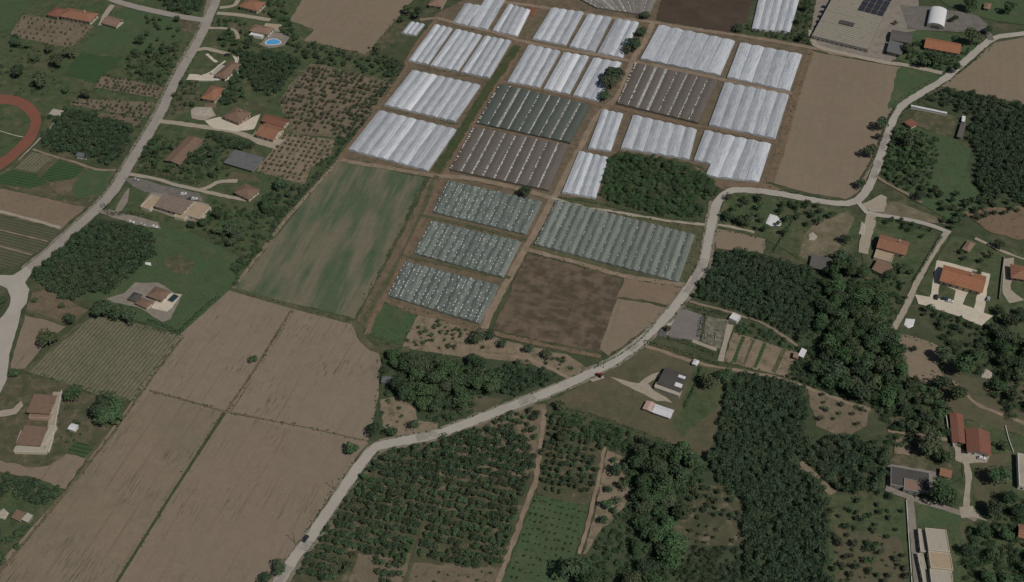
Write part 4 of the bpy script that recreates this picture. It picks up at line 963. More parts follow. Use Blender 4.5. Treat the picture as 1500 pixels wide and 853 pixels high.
house('apartment_block', 'big cream flat-roofed block with stepped roof sections along the lane', 'building', [
    dict(q=q4(1359, 806, 1391, 809, 1386, 777, 1356, 774), h=7.5, roof='flat', rm='roof_cream', wm='wall_cream', parapet=0.4), dict(q=q4(1363, 832, 1396, 836, 1392, 811, 1360, 808), h=6.8, roof='flat', rm='roof_tan', wm='wall_cream', parapet=0.4),
    dict(q=q4(1366, 880, 1398, 884, 1396, 838, 1363, 834), h=7.6, roof='flat', rm='roof_cream', wm='wall_cream', parapet=0.4), dict(q=q4(1348, 808, 1356, 809, 1353, 776, 1345, 775), h=4.6, roof='flat', rm='roof_cream', wm='wall_cream', parapet=0.3), dict(q=q4(1353, 884, 1362, 884, 1358, 812, 1349, 811), h=4.2, roof='flat', rm='roof_cream', wm='wall_cream', parapet=0.3)])
house('house', 'white flat-roofed house cut by the eastern frame edge beyond the dry lawn', 'house', [dict(q=q4(1496, 712, 1540, 722, 1530, 672, 1487, 664), h=5.2, roof='flat', rm='roof_cream', wm='wall_white')])
house('cottage', 'orange-roofed cottage at the far eastern edge past the big trees', 'house', [dict(q=q4(1488, 787, 1530, 797, 1534, 778, 1494, 768), h=4.6, rm='tile_orange')])
house('stone_house', 'grey-roofed farm building behind the packing warehouse yard', 'barn', [dict(q=q4(1302, 58, 1333, 64, 1338, 49, 1307, 44), h=5.2, roof='gable', rm='roof_grey', wm='wall_grey', pitch=0.2)])
house('stone_house', 'pale grey mono-pitched barn in front of the grey farm building', 'barn', [dict(q=q4(1298, 76, 1320, 82, 1326, 64, 1303, 61), h=5.0, roof='mono', rm='roof_bluegrey', wm='wall_grey', pitch=0.08)])
house('long_house', 'long orange-roofed house inside the bend of the road at the top', 'house', [dict(q=q4(1351, 70, 1406, 79, 1408, 65, 1358, 55), h=4.8, roof='gable', rm='tile_bright', wm='wall_cream')])
house('kiosk', 'small terracotta-roofed kiosk beside the road at the nursery', 'hut', [dict(q=q4(1325, 181, 1337, 188, 1344, 181, 1333, 174), h=2.8, roof='mono', rm='tile_red', wm='wall_cream', pitch=0.06, win=False)])
house('nursery_shelter', 'long thin white shelter roof along the nursery edge', 'shelter', [dict(q=q4(1334, 156, 1387, 167, 1388, 165, 1335, 154), h=2.2, roof='mono', rm='roof_white', wm='wall_white', pitch=0.05, win=False)])
house('nursery_shed', 'narrow shed with a white end beside the nursery beds', 'shed', [dict(q=q4(1402, 201, 1410, 203, 1415, 181, 1407, 179), h=2.4, roof='mono', rm='roof_grey', wm='wall_grey', pitch=0.05, win=False), dict(q=q4(1408, 178, 1413, 179, 1415, 171, 1410, 170), h=2.5, roof='mono', rm='roof_white', wm='wall_white', pitch=0.05, win=False)])
house('house', 'house with a faded roof and pale terrace at the top edge above the greenhouses', 'house', [dict(q=q4(627, 8, 648, 11, 656, -4, 634, -7), h=4.5, roof='hip', rm='tile_pink')])
house('small_house', 'small pale house at the top edge behind the bright arched hangar', 'house', [dict(q=q4(1440, 12, 1450, 14, 1453, 6, 1443, 4), h=4.0, roof='hip', rm='tile_pink')])
house('shed', 'small grey shed near the pale tarpaulin heap on the villa meadow edge', 'shed', [dict(q=q4(112, 229, 127, 232, 128, 226, 113, 224), h=2.2, roof='mono', rm='roof_bluegrey', wm='wall_white', win=False)])
house('pavilion', 'small pale pavilion at the tip of the running track', 'pavilion', [dict(q=q4(72, 168, 88, 171, 93, 163, 77, 160), h=2.6, roof='mono', rm='roof_cream', wm='wall_white', pitch=0.05, win=False)])

# packing warehouse with ribbed roof and solar field
wq = dict(q=q4(1202, 56, 1281, 75, 1318, -44, 1238, -62), h=5.2, noswap=True, roof='flat', rm='roof_shed', wm='wall_grey', parapet=0.35, win=True)
wroot, wx, wy, wa = house('packing_warehouse', 'large warehouse with a ribbed roof and rows of dark solar panels', 'warehouse', [wq])
WH = wq['h'] * 0.62; cx, cy, an, L, W_ = rect(wq['q'], WH)
b0 = rect(q4(1264, 18, 1300, 26, 1322, -40, 1285, -50), WH + 0.3)
cs, sn = math.cos(-wa), math.sin(-wa)
for i in range(9):
    for j in range(4):
        u = (j + 0.5) / 4 - 0.5; v = (i + 0.5) / 9 - 0.5
        px_, py_ = u * b0[3], v * b0[4]
        X = b0[0] + px_ * math.cos(b0[2]) - py_ * math.sin(b0[2]) - wx; Y = b0[1] + px_ * math.sin(b0[2]) + py_ * math.cos(b0[2]) - wy
        m = MB(); m.box((X * cs - Y * sn, X * sn + Y * cs), (b0[3] / 4 - 0.5, b0[4] / 9 - 0.9, 0.14), WH + 0.35, 0, 0)
        m.build('solar_panel', M['solar'], wroot)
v0 = rect(q4(1229, 35, 1250, 39, 1252, 34, 1231, 30), WH + 0.6); X, Y = v0[0] - wx, v0[1] - wy
m = MB(); m.box((X * cs - Y * sn, X * sn + Y * cs), (v0[3], v0[4], 0.9), WH + 0.14, 0); m.build('roof_vent', M['roof_slate'], wroot)
for i in range(8):
    Yv = -W_ / 2 + (i + 0.5) * W_ / 8
    m = MB(); m.box((-L * 0.22, Yv), (L * 0.48, 0.3, 0.3), WH + 0.125); m.build('roof_rib', M['roof_cream'], wroot)

# bright arched hangar
hq = q4(1358, 35, 1383, 40, 1388, 15, 1363, 11)
hx, hy, ha, hl, hw = rect(hq, 3.5); BLOCKS.append(corners(hx, hy, ha, hl, hw))
hr = props(empty('arched_hangar', (hx, hy, 0), ha), 'bright white arched metal hangar on the grey yard', 'hangar')
v = []; f = []
for j in (-1, 1):
    for k in range(13):
        t = math.pi * k / 12; v.append((-math.cos(t) * hl / 2, j * hw / 2, 2.6 + 3.0 * math.sin(t)))
for k in range(12): f.append((k, k + 1, 14 + k, 13 + k))
o = mesh_obj('roof', v, f, plain_mat('bright_sheet_metal', (0.82, 0.82, 0.82), 0.35, 0.04, 3), hr)
for j in (0, 13):
    s = v[j][1]; fc = [(-hl / 2, s, 0)] + v[j:j + 13] + [(hl / 2, s, 0)]
    mesh_obj('end_wall', fc, [tuple(range(len(fc)))], M['wall_grey'], hr)
for s in (-1, 1): mesh_obj('side_wall', [(s * hl / 2, -hw / 2, 0), (s * hl / 2, hw / 2, 0), (s * hl / 2, hw / 2, 2.6), (s * hl / 2, -hw / 2, 2.6)], [(0, 1, 2, 3)], M['wall_grey'], hr)
m = MB(); m.box((0, -hw / 2 - 0.03), (hl * 0.5, 0.1, 3.2), 0.05); m.build('door', M['roof_grey'], hr)

# ------------------------------------------------------------------ small things
def pool(label, cpx, r, edge, water, shape='oval', rot=0.0):
    x, y = g(*cpx)
    root = props(empty('swimming_pool', (x, y, ROAD_Z), rot), label, 'pool')
    n = 36; ring = []
    for i in range(n):
        t = 2 * math.pi * i / n; k = 1.0
        if shape == 'oval': k = 1 - 0.16 * math.cos(2 * t - 0.6) * math.sin(t) - 0.1 * math.sin(t) ** 2
        if shape == 'box':
            k = 1 / max(abs(math.cos(t)), abs(math.sin(t)))
        ring.append((math.cos(t) * r[0] * k, math.sin(t) * r[1] * k))
    v = [(p[0] * s, p[1] * s, z) for s, z in ((1.14, -0.1), (1.14, 0.14), (1.0, 0.14), (1.0, -0.08)) for p in ring]; f = []
    for l in range(3):
        for i in range(n): f.append((l * n + i, l * n + (i + 1) % n, (l + 1) * n + (i + 1) % n, (l + 1) * n + i))
    mesh_obj('pool_edge', v, f, M['white_paint'] if edge else M['concrete'], root)
    mesh_obj('water', [(p[0], p[1], 0.07) for p in ring], [tuple(range(n))], water, root)
    BLOCKS.append([(x + p[0] * 1.2, y + p[1] * 1.2) for p in ring[::3]])


pool('bright blue kidney-shaped swimming pool beside the brown and cream villa', (400.5, 63), (5.6, 4.3), True, plain_mat('blue_pool_water', (0.12, 0.42, 0.78), 0.12, 0.08, 2.0, 0.5))
pool('small dark rectangular pool on the pale terrace of the hip-roofed villa', (254, 438), (2.0, 3.0), False, plain_mat('dark_pool_water', (0.03, 0.05, 0.06), 0.1, 0.05, 2, 0.5), 'box', -0.5)

M['tyre'] = plain_mat('tyre_rubber', (0.03, 0.03, 0.03), 0.9, 0.1, 1)
M['car_glass'] = plain_mat('car_glass', (0.02, 0.022, 0.026), 0.1, 0.05, 1, 0.5)
PAINT = {k: plain_mat(k + '_car_paint', c, 0.3, 0.03, 1, 0.5) for k, c in dict(white=(0.75, 0.75, 0.74), silver=(0.42, 0.43, 0.44), dark=(0.04, 0.045, 0.055), blue=(0.03, 0.05, 0.13), red=(0.3, 0.04, 0.03)).items()}


def extrude_profile(m, prof, w, mi=0):
    n = len(prof); o = len(m.v)
    m.v += [(x, -w / 2, z) for x, z in prof] + [(x, w / 2, z) for x, z in prof]
    for i in range(n): m.f.append((o + i, o + (i + 1) % n, o + n + (i + 1) % n, o + n + i)); m.mi.append(mi)
    m.f.append(tuple(o + i for i in range(n))[::-1]); m.f.append(tuple(o + n + i for i in range(n))); m.mi += [mi, mi]


def wheel(root, x, y, r, w_):
    m = MB(); m.tube((x, y - w_ / 2, r), (x, y + w_ / 2, r), r, r, 12); m.f.append(tuple(range(12))[::-1]); m.mi.append(0)
    m.build('wheel', M['tyre'], root)


def car(label, cpx, rot, paint, group=None, z=None):
    x, y = g(*cpx)
    root = props(empty('parked_car' if 'road' not in label else 'car', (x, y, ROAD_Z if z is None else z), rot), label, 'car', group)
    m = MB(); extrude_profile(m, [(-2.15, 0.3), (2.15, 0.3), (2.2, 0.72), (1.1, 0.92), (-2.0, 0.98), (-2.2, 0.7)], 1.74)
    extrude_profile(m, [(1.02, 0.93), (0.35, 1.43), (-1.3, 1.46), (-1.95, 0.98)], 1.5); m.build('body', PAINT[paint], root)
    m = MB(); m.poly([(0.98, -0.66, 0.985), (0.98, 0.66, 0.985), (0.42, 0.6, 1.42), (0.42, -0.6, 1.42)]); m.build('windscreen', M['car_glass'], root)
    m = MB(); m.poly([(-1.93, 0.62, 1.05), (-1.93, -0.62, 1.05), (-1.42, -0.58, 1.43), (-1.42, 0.58, 1.43)]); m.build('rear_window', M['car_glass'], root)
    for s in (-1, 1):
        m = MB(); p = [(0.75, s * 0.756, 1.0), (0.3, s * 0.756, 1.36), (-1.2, s * 0.756, 1.38), (-1.6, s * 0.756, 1.02)]; m.poly(p if s < 0 else p[::-1]); m.build('side_window', M['car_glass'], root)
        for xx in (-1.35, 1.35): wheel(root, xx, s * 0.8, 0.32, 0.22)
    return root


car('dark car on the straight road under the roadside trees', (448, 791), ang(460, 780, 430, 820), 'dark')
car('white car parked behind the sprawling villa, nearer its grey roof', (269, 286), 0.2, 'white')
car('white car parked at the outer corner of the sprawling villa yard', (285, 293), 0.0, 'white')
car('dark car parked beside the two white ones behind the sprawling villa', (278, 294), 0.9, 'dark')
car('white car parked alone on the villa front drive under the wood', (193, 327), -0.3, 'white')
car('silver car parked between white ones on the villa front drive', (209, 331), -0.3, 'silver')
car('white car parked at the end of the villa front drive', (227, 334), -0.3, 'white')
car('silver car parked at the top of the villa yard close to the road', (200, 265), -0.3, 'silver')
car('dark car parked at the head of the row house drive', (1371, 437), 1.3, 'dark')
car('blue car parked on the pale forecourt of the row house', (1384, 440), -0.3, 'blue')
car('white car parked on the pale forecourt of the row house', (1391, 443), -0.3, 'white')
car('silver car standing on the grass east of the row house', (1447, 440), 1.1, 'silver')
car('white car parked in front of the red-brown L-shaped house', (1437, 673), -0.2, 'white')
car('silver car parked at the dark flat-roofed house', (1347, 716), 1.4, 'silver')
car('dark car parked on the small drive by the grey shed', (333, 82), 0.5, 'dark')
for i in range(6):
    car('dark blue car in the shaded row along the warehouse wall', (1207 - i * 2.6, 12 + i * 7.2), -0.25, 'blue', 'cars parked along the warehouse')

# red tractor at the lawn gate
x, y = g(878, 552)
tr = props(empty('tractor', (x, y, ROAD_Z), 2.6), 'red tractor parked at the lawn gate beside the road', 'tractor')
m = MB(); extrude_profile(m, [(-0.6, 0.7), (2.2, 0.7), (2.3, 1.3), (0.4, 1.5), (-0.6, 1.5)], 0.9); m.build('body', PAINT['red'], tr)
m = MB(); extrude_profile(m, [(-1.3, 1.0), (0.35, 1.0), (0.2, 2.3), (-1.2, 2.3)], 1.3); m.build('cab', M['car_glass'], tr)
m = MB(); m.box((-0.5, 0), (1.7, 1.5, 0.12), 2.31); m.build('cab_roof', PAINT['red'], tr)
for s in (-1, 1): wheel(tr, -0.75, s * 0.95, 0.85, 0.5); wheel(tr, 1.8, s * 0.8, 0.5, 0.35)

# utility poles along the straight road
M['pole'] = plain_mat('pole_timber', (0.14, 0.11, 0.085), 0.9, 0.2, 0.6)
POLES = [((489, 717), 'dark utility pole at the bare field edge, just below the road bend'), ((432, 795), 'dark utility pole at the bare field edge near the big roadside bush'), ((1048, 292), 'utility pole on the inside of the upper road bend'), ((884, 540), 'utility pole at the field corner opposite the red tractor'), ((275, 85), 'utility pole on the long road near the white terraces')]
for p, lab in POLES:
    x, y = g(*p); a = A_L
    r_ = props(empty('utility_pole', (x, y, 0), a), lab, 'utility pole')
    m = MB(); m.tube((0, 0, 0), (0, 0, 8.5), 0.17, 0.11, 8); m.build('pole', M['pole'], r_)
    m = MB(); m.box((0, 0), (0.14, 1.8, 0.14), 7.9); m.build('crossarm', M['pole'], r_)
    for s in (-0.75, 0, 0.75):
        m = MB(); m.tube((0, s, 8.04), (0, s, 8.26), 0.05, 0.04, 6); m.build('insulator', M['white_paint'], r_)


def wall_line(name, label, cat, px, w_, h, mat):
    pts = [np.array(g(*p)) for p in px]; m = MB()
    for a, b in zip(pts[:-1], pts[1:]):
        c = (a + b) / 2; d = b - a
        m.box(c, (float(np.linalg.norm(d)) - 0.004, w_, h), 0, math.atan2(d[1], d[0]))
    o = m.build(name, M[mat]); props(o, label, cat); BLOCKS.append([tuple(p) for p in pts] if len(pts) > 2 else [tuple(pts[0]), tuple(pts[1]), tuple(pts[1] + 0.1)])
    return o


wall_line('boundary_wall', 'long thin white wall along the lane past the cream block', 'wall', [(1327, 735), (1330, 780), (1336, 870)], 0.3, 1.2, 'wall_white')
wall_line('boundary_wall', 'low white wall between the dry lawn and the white house', 'wall', [(1472, 625), (1477, 645), (1484, 664)], 0.3, 1.1, 'wall_white')
wall_line('boundary_wall', 'short white wall beside the red-brown L-shaped house', 'wall', [(1384, 604), (1388, 630), (1396, 655)], 0.35, 1.6, 'wall_white')
wall_line('boundary_wall', 'dark boundary wall between the row house and its eastern neighbour', 'wall', [(1470, 378), (1466, 410), (1463, 440)], 0.3, 1.8, 'wall_grey')
wall_line('boundary_wall', 'pale garden wall beside the pair of brown-roofed houses', 'wall', [(91, 574), (86, 600), (78, 645), (72, 664)], 0.3, 1.4, 'wall_white')
wall_line('boundary_wall', 'curved white terrace wall in front of the ringed house', 'wall', [(292, 119), (310, 119), (322, 117)], 0.6, 1.2, 'wall_white')
wall_line('boundary_wall', 'white retaining wall at the back of the ringed house', 'wall', [(346, 118), (351, 100), (349, 84)], 0.6, 1.5, 'wall_white')


def tarp(name, label, cat, px, h, mat):
    pts = [g(*p) for p in px]; cx = sum(p[0] for p in pts) / len(pts); cy = sum(p[1] for p in pts) / len(pts); m = MB(); n = len(pts)
    ring = [(cx + (p[0] - cx) * s + random.uniform(-.2, .2), cy + (p[1] - cy) * s + random.uniform(-.2, .2), z) for s, z in ((1, 0.0), (0.96, h * 0.6), (0.7, h * 0.9), (0.35, h * random.uniform(0.85, 1.1))) for p in pts]
    m.v = ring
    for l in range(3):
        for i in range(n): m.f.append((l * n + i, l * n + (i + 1) % n, (l + 1) * n + (i + 1) % n, (l + 1) * n + i)); m.mi.append(0)
    m.f.append(tuple(3 * n + i for i in range(n))); m.mi.append(0)
    o = m.build(name, M[mat]); props(o, label, cat); BLOCKS.append(pts)


M['scrap'] = plain_mat('dark_scrap', (0.13, 0.13, 0.125), 0.7, 0.6, 0.7)
M['rubble'] = plain_mat('pale_rubble', (0.45, 0.40, 0.33), 0.9, 0.45, 0.8)
tarp('tarpaulin', 'irregular white tarpaulin on the grass inside the road bend', 'tarpaulin', [(1121, 328), (1129, 332), (1143, 332), (1145, 326), (1138, 317), (1127, 314)], 0.9, 'white_paint')
tarp('rubble_heap', 'pale rubble heap in the middle of the waste ground', 'heap', [(1184, 352), (1192, 354), (1197, 348), (1190, 341), (1184, 344)], 1.2, 'rubble')
tarp('rubble_heap', 'pale rubble heap at the lane head west of the orange house', 'heap', [(1257, 343), (1266, 346), (1268, 330), (1261, 325)], 1.0, 'rubble')
tarp('rubble_heap', 'scattered building rubble in the yard below the compact orange house', 'heap', [(281, 168), (296, 172), (312, 170), (310, 160), (288, 158)], 1.0, 'rubble')
tarp('tarpaulin', 'crumpled white sheet over beds by the lane end', 'tarpaulin', [(1324, 476), (1331, 481), (1338, 478), (1341, 468), (1327, 467)], 0.5, 'white_paint')
tarp('scrap_heap', 'bluish grey scrap heap between the tall trees and the dry meadow', 'heap', [(1436, 553), (1452, 557), (1453, 547), (1445, 541), (1438, 545)], 1.0, 'rubble')
tarp('rubble_heap', 'pale rubble beside the western shack', 'heap', [(-2, 758), (8, 762), (14, 752), (6, 745), (-2, 750)], 0.8, 'rubble')
tarp('soil_heap', 'small reddish soil heap beside the white greenhouses at the top edge', 'heap', [(766, 21), (782, 25), (788, 14), (775, 10)], 1.1, 'tile_red')
tarp('tarpaulin', 'short pale sheet lying on the villa meadow near the wood', 'tarpaulin', [(212, 387), (222, 390), (221, 385), (213, 384)], 0.4, 'white_paint')
# ------------------------------------------------------------------ vegetation
M['leaf_dark'] = leaf_mat('dark_foliage', (0.054, 0.090, 0.050), (0.074, 0.116, 0.062), (0.068, 0.092, 0.054))
M['leaf_mid'] = leaf_mat('mid_foliage', (0.060, 0.112, 0.052), (0.084, 0.142, 0.066), (0.074, 0.108, 0.054))
M['leaf_bright'] = leaf_mat('bright_foliage', (0.064, 0.128, 0.054), (0.086, 0.156, 0.066), (0.08, 0.12, 0.058))
M['leaf_olive'] = leaf_mat('olive_foliage', (0.085, 0.1, 0.062), (0.11, 0.122, 0.076), None)
M['mass_dark'] = leaf_mat('dark_canopy', (0.050, 0.086, 0.048), (0.070, 0.112, 0.060), (0.066, 0.094, 0.056), False)
M['mass_mid'] = leaf_mat('mid_canopy', (0.056, 0.104, 0.050), (0.080, 0.136, 0.064), (0.076, 0.108, 0.056), False)
M['mass_bright'] = leaf_mat('bright_canopy', (0.060, 0.118, 0.052), (0.084, 0.148, 0.066), (0.08, 0.118, 0.058), False)
M['bark'] = plain_mat('bark', (0.13, 0.10, 0.075), 0.95, 0.25, 0.6)


def leaves(centers, normals, size, rg):
    """one quad per centre, facing roughly along the normal"""
    n = len(centers)
    nr = normals + rg.normal(0, 0.55, (n, 3)); nr /= np.linalg.norm(nr, axis=1)[:, None] + 1e-9
    t = rg.normal(0, 1, (n, 3)); u = np.cross(nr, t); u /= np.linalg.norm(u, axis=1)[:, None] + 1e-9
    v = np.cross(nr, u)
    s = (size * rg.uniform(0.65, 1.35, n))[:, None] * 0.5; s2 = s * rg.uniform(0.55, 1.0, n)[:, None]
    q = np.stack([centers - u * s - v * s2 * 0.6, centers + u * s * 0.4 - v * s2, centers + u * s + v * s2 * 0.5, centers - u * s * 0.3 + v * s2], 1)
    return q.reshape(-1, 3)


def crown_quads(Rc, h, z0, n, leaf, seed, lobes=7):
    rg = np.random.default_rng(seed)
    hz = (h - z0) / 2; zc = z0 + hz
    cs = []
    for i in range(lobes):
        a = rg.uniform(0, 2 * math.pi); r = Rc * math.sqrt(rg.uniform(0.05, 0.42)) if i else 0
        cs.append((r * math.cos(a), r * math.sin(a), zc + hz * rg.uniform(-0.3, 0.42), Rc * rg.uniform(0.42, 0.62)))
    cs = np.array(cs)
    k = rg.integers(0, lobes, n)
    d = rg.normal(0, 1, (n, 3)); d[:, 2] = np.where(d[:, 2] < -0.3, -d[:, 2], d[:, 2]); d /= np.linalg.norm(d, axis=1)[:, None]
    rr = rg.uniform(0.72, 1.06, n)[:, None] * cs[k, 3:4]
    c = cs[k, :3] + d * rr * np.array([1, 1, 0.85])
    c[:, 2] = np.clip(c[:, 2], z0 * 0.7, h * 1.05)
    return leaves(c, d + np.array([0, 0, 0.25]), np.full(n, leaf), rg)


def trunk_geo(h, r, Rc, seed):
    rr = random.Random(seed); m = MB()
    m.tube((0, 0, 0), (rr.uniform(-.1, .1), rr.uniform(-.1, .1), h * 0.5), r, r * 0.7, 7)
    for i in range(4):
        a = i * math.pi / 2 + rr.uniform(-.5, .5)
        m.tube((0, 0, h * 0.42), (math.cos(a) * Rc * 0.5, math.sin(a) * Rc * 0.5, h * 0.78), r * 0.5, r * 0.18, 5)
    return m


def quads_mesh(name, q, mat, extra=None):
    n = len(q) // 4
    v = q.tolist(); f = np.arange(n * 4).reshape(-1, 4).tolist(); mi = [0] * n; mats = [mat]
    if extra:
        o = len(v); v += extra.v; f += [tuple(o + i for i in t) for t in extra.f]; mi += [1] * len(extra.f); mats.append(M['bark'])
    me = bpy.data.meshes.new(name); me.from_pydata(v, [], f)
    for m in mats: me.materials.append(m)
    me.polygons.foreach_set('material_index', mi); me.update()
    return me


KIND = {   # crown radius, height, crown base, leaves, leaf size, variants
    'broadleaf_tree': (4.6, 8.0, 1.4, 980, 0.76, 6), 'orchard_tree': (2.2, 3.8, 0.9, 170, 0.62, 4), 'hazel_tree': (2.7, 4.2, 0.5, 300, 0.6, 5),
    'garden_tree': (3.0, 5.4, 1.0, 340, 0.75, 4), 'young_tree': (0.95, 1.9, 0.5, 36, 0.45, 3), 'shrub': (1.5, 1.9, 0.1, 90, 0.5, 4), 'olive_tree': (1.9, 3.2, 0.8, 130, 0.5, 4)}
PROTO = {}


def protos(kind, leaf):
    key = (kind, leaf)
    if key not in PROTO:
        Rc, h, z0, n, ls, nv = KIND[kind]; out = []
        for i in range(nv):
            q = crown_quads(Rc, h, z0, n, ls, hash((len(PROTO), i)) % 99999, 9 if kind == 'broadleaf_tree' else 6)
            tr = trunk_geo(h, Rc * 0.07, Rc, i)
            if kind in ('broadleaf_tree', 'garden_tree'):
                tm = bpy.data.meshes.new('trunk'); tm.from_pydata(tr.v, [], tr.f); tm.materials.append(M['bark'])
                out.append((quads_mesh('crown', q, M[leaf]), tm))
            else: out.append((quads_mesh(kind, q, M[leaf], tr), None))
        PROTO[key] = out
    return PROTO[key]


COUNT = {}


def plant(kind, leaf, x, y, s, label, group=None, cat=None, sz=1.0, z=0.0):
    cm, tm = random.choice(protos(kind, leaf))
    rot = random.uniform(0, 6.283); COUNT[kind] = COUNT.get(kind, 0) + 1
    cat = cat or ('shrub' if kind == 'shrub' else 'tree')
    if tm is not None:
        r = props(empty(kind, (x, y, z), rot), label, cat, group); r.scale = (s, s, s * sz)
        for nm, me in (('trunk', tm), ('crown', cm)):
            c = bpy.data.objects.new(nm, me); COL.objects.link(c); c.parent = r
        return r
    o = bpy.data.objects.new(kind, cm); COL.objects.link(o); o.location = (x, y, z); o.rotation_euler = (0, 0, rot)
    s1 = s * random.uniform(0.9, 1.1); o.scale = (s, s1, s * sz)
    return props(o, label, cat, group)


def points(poly, sx, sy, an, jitter, keep, r):
    P = [g(*p) for p in poly]; cs, sn = math.cos(an), math.sin(an)
    L = [(x * cs + y * sn, -x * sn + y * cs) for x, y in P]
    x0, x1 = min(p[0] for p in L), max(p[0] for p in L); y0, y1 = min(p[1] for p in L), max(p[1] for p in L)
    out = []; y = y0 + sy / 2; k = 0
    while y < y1:
        x = x0 + sx * (0.5 if jitter < 0.3 else random.random())
        while x < x1:
            if random.random() < keep:
                a = x + random.uniform(-1, 1) * jitter * sx; b = y + random.uniform(-1, 1) * jitter * sy
                p = (a * cs - b * sn, a * sn + b * cs)
                if inside(p, P) and not blocked(p, r): out.append(p)
            x += sx
        y += sy
    return out


def fill(kind, leaf, poly, sp, label, group, an=None, jitter=0.3, keep=1.0, size=(0.8, 1.2), sz=1.0, limit=None):
    sx, sy = sp if isinstance(sp, tuple) else (sp, sp)
    pts = points(poly, sx, sy, B_C if an is None else an, jitter, keep, KIND[kind][0] * size[0] * 0.8)
    pts.sort(key=lambda p: p[1])
    rest = pts[limit:] if limit else []
    for p in pts[:limit] if limit else pts:
        lf = random.choice(leaf) if isinstance(leaf, tuple) else leaf
        plant(kind, lf, p[0], p[1], random.uniform(*size), label, group, sz=sz * random.uniform(0.85, 1.15))
    return rest


CACHE = {}


def mass(name, kind, leaf, poly, sp, label, cat, an=None, jitter=0.4, keep=1.0, size=(0.8, 1.2), nl=200, pts=None, hscale=1.0):
    """one wood or plantation that reads as one mass"""
    sx, sy = sp if isinstance(sp, tuple) else (sp, sp)
    Rc, h, z0, n, ls, nv = KIND[kind]
    if pts is None: pts = points(poly, sx, sy, B_C if an is None else an, jitter, keep, Rc * 0.55)
    if not pts: return
    key = (kind, nl)
    if key not in CACHE:
        CACHE[key] = [crown_quads(Rc, h, z0, nl, ls * math.sqrt(n / nl) * 0.92, 100 + i, 6) for i in range(8)]
    Q = []
    for p in pts:
        q = random.choice(CACHE[key]); a = random.uniform(0, 6.283); s = random.uniform(*size); c_, s_ = math.cos(a) * s, math.sin(a) * s
        Q.append(np.column_stack([q[:, 0] * c_ - q[:, 1] * s_ + p[0], q[:, 0] * s_ + q[:, 1] * c_ + p[1], q[:, 2] * s * hscale * random.uniform(0.85, 1.2)]))
    Q = np.concatenate(Q); nq = len(Q) // 4
    me = bpy.data.meshes.new(name)
    me.vertices.add(len(Q)); me.vertices.foreach_set('co', Q.ravel())
    me.loops.add(len(Q)); me.loops.foreach_set('vertex_index', np.arange(len(Q), dtype=np.int32))
    me.polygons.add(nq); me.polygons.foreach_set('loop_start', np.arange(nq, dtype=np.int32) * 4); me.polygons.foreach_set('loop_total', np.full(nq, 4, dtype=np.int32))
    me.materials.append(M[leaf.replace('leaf', 'mass')]); me.update(calc_edges=True); me.validate()
    o = bpy.data.objects.new(name, me); COL.objects.link(o)
    return props(o, label, cat, kind='stuff')


def tree_at(px, py, rpx, label, leaf='leaf_mid', kind=None, tall=1.0, group=None):
    kind = kind or ('broadleaf_tree' if rpx > 11 else 'garden_tree')
    Rw = rpx * mpp(px, py); s = Rw / KIND[kind][0]
    x, y = g(px, py, KIND[kind][1] * s * tall * 0.5)
    return plant(kind, leaf, x, y, s, label, group, sz=tall)


def hedge(label, px, w_, h, leaf='leaf_dark', dens=9):
    pts = spline([g(*p) for p in px], 1.0); rg = np.random.default_rng(len(label) + int(px[0][0])); C_ = []; Nn = []
    for i in range(len(pts) - 1):
        d = pts[i + 1] - pts[i]; d = d / (np.linalg.norm(d) + 1e-9); nn = np.array([-d[1], d[0]])
        wl = w_ * rg.uniform(0.8, 1.2); hl = h * rg.uniform(0.85, 1.15)
        for k in range(dens):
            t = rg.uniform(0, math.pi); o = -math.cos(t) * wl / 2; zz = hl * (0.12 + 0.88 * math.sin(t) ** 0.6) * rg.uniform(0.75, 1.0)
            p = pts[i] + nn * o + d * rg.uniform(-0.6, 0.6)
            C_.append((p[0], p[1], zz)); Nn.append((nn[0] * o, nn[1] * o, 0.6))
    q = leaves(np.array(C_), np.array(Nn), np.full(len(C_), min(0.7, w_ * 0.5)), rg)
    me = quads_mesh('hedge', q, M[leaf]); o = bpy.data.objects.new('hedge', me); COL.objects.link(o)
    return props(o, label, 'hedge')


# --- plantations and woods that read as one mass
mass('wood', 'hazel_tree', 'leaf_dark', [(72, 169), (105, 162), (160, 178), (202, 188), (186, 215), (165, 243), (120, 230), (62, 217), (48, 202)], 3.5, 'dense dark wood beside the red running track', 'wood', keep=0.95)
mass('hazel_plantation', 'hazel_tree', 'leaf_dark', [(46, 400), (85, 365), (142, 322), (165, 326), (225, 343), (228, 372), (196, 405), (160, 432), (95, 440), (70, 425)], (3.4, 3.7), 'dense green plantation filling the corner beside the road junction', 'plantation', jitter=0.3)
mass('wood', 'hazel_tree', 'leaf_dark', [(362, 80), (405, 78), (442, 90), (420, 120), (402, 143), (372, 134), (358, 112)], 3.4, 'dense dark copse between the swimming pool and the bushy orchard', 'wood')
mass('hazel_plantation', 'hazel_tree', 'leaf_dark', [(1048, 370), (1110, 374), (1190, 397), (1200, 420), (1190, 470), (1180, 503), (1090, 464), (1012, 440), (1032, 405)], (3.3, 3.8), 'smooth dark plantation beside the curving road, north of the garden beds', 'plantation', jitter=0.2)
mass('hazel_plantation', 'hazel_tree', 'leaf_dark', [(1064, 560), (1090, 548), (1178, 568), (1186, 600), (1180, 640), (1200, 690), (1210, 722), (1214, 890), (1090, 890), (1090, 740), (1060, 712), (1040, 690), (1036, 672), (1052, 640), (1064, 590)], (3.3, 3.8), 'large smooth dark plantation east of the bungalow lawn', 'plantation', jitter=0.22)
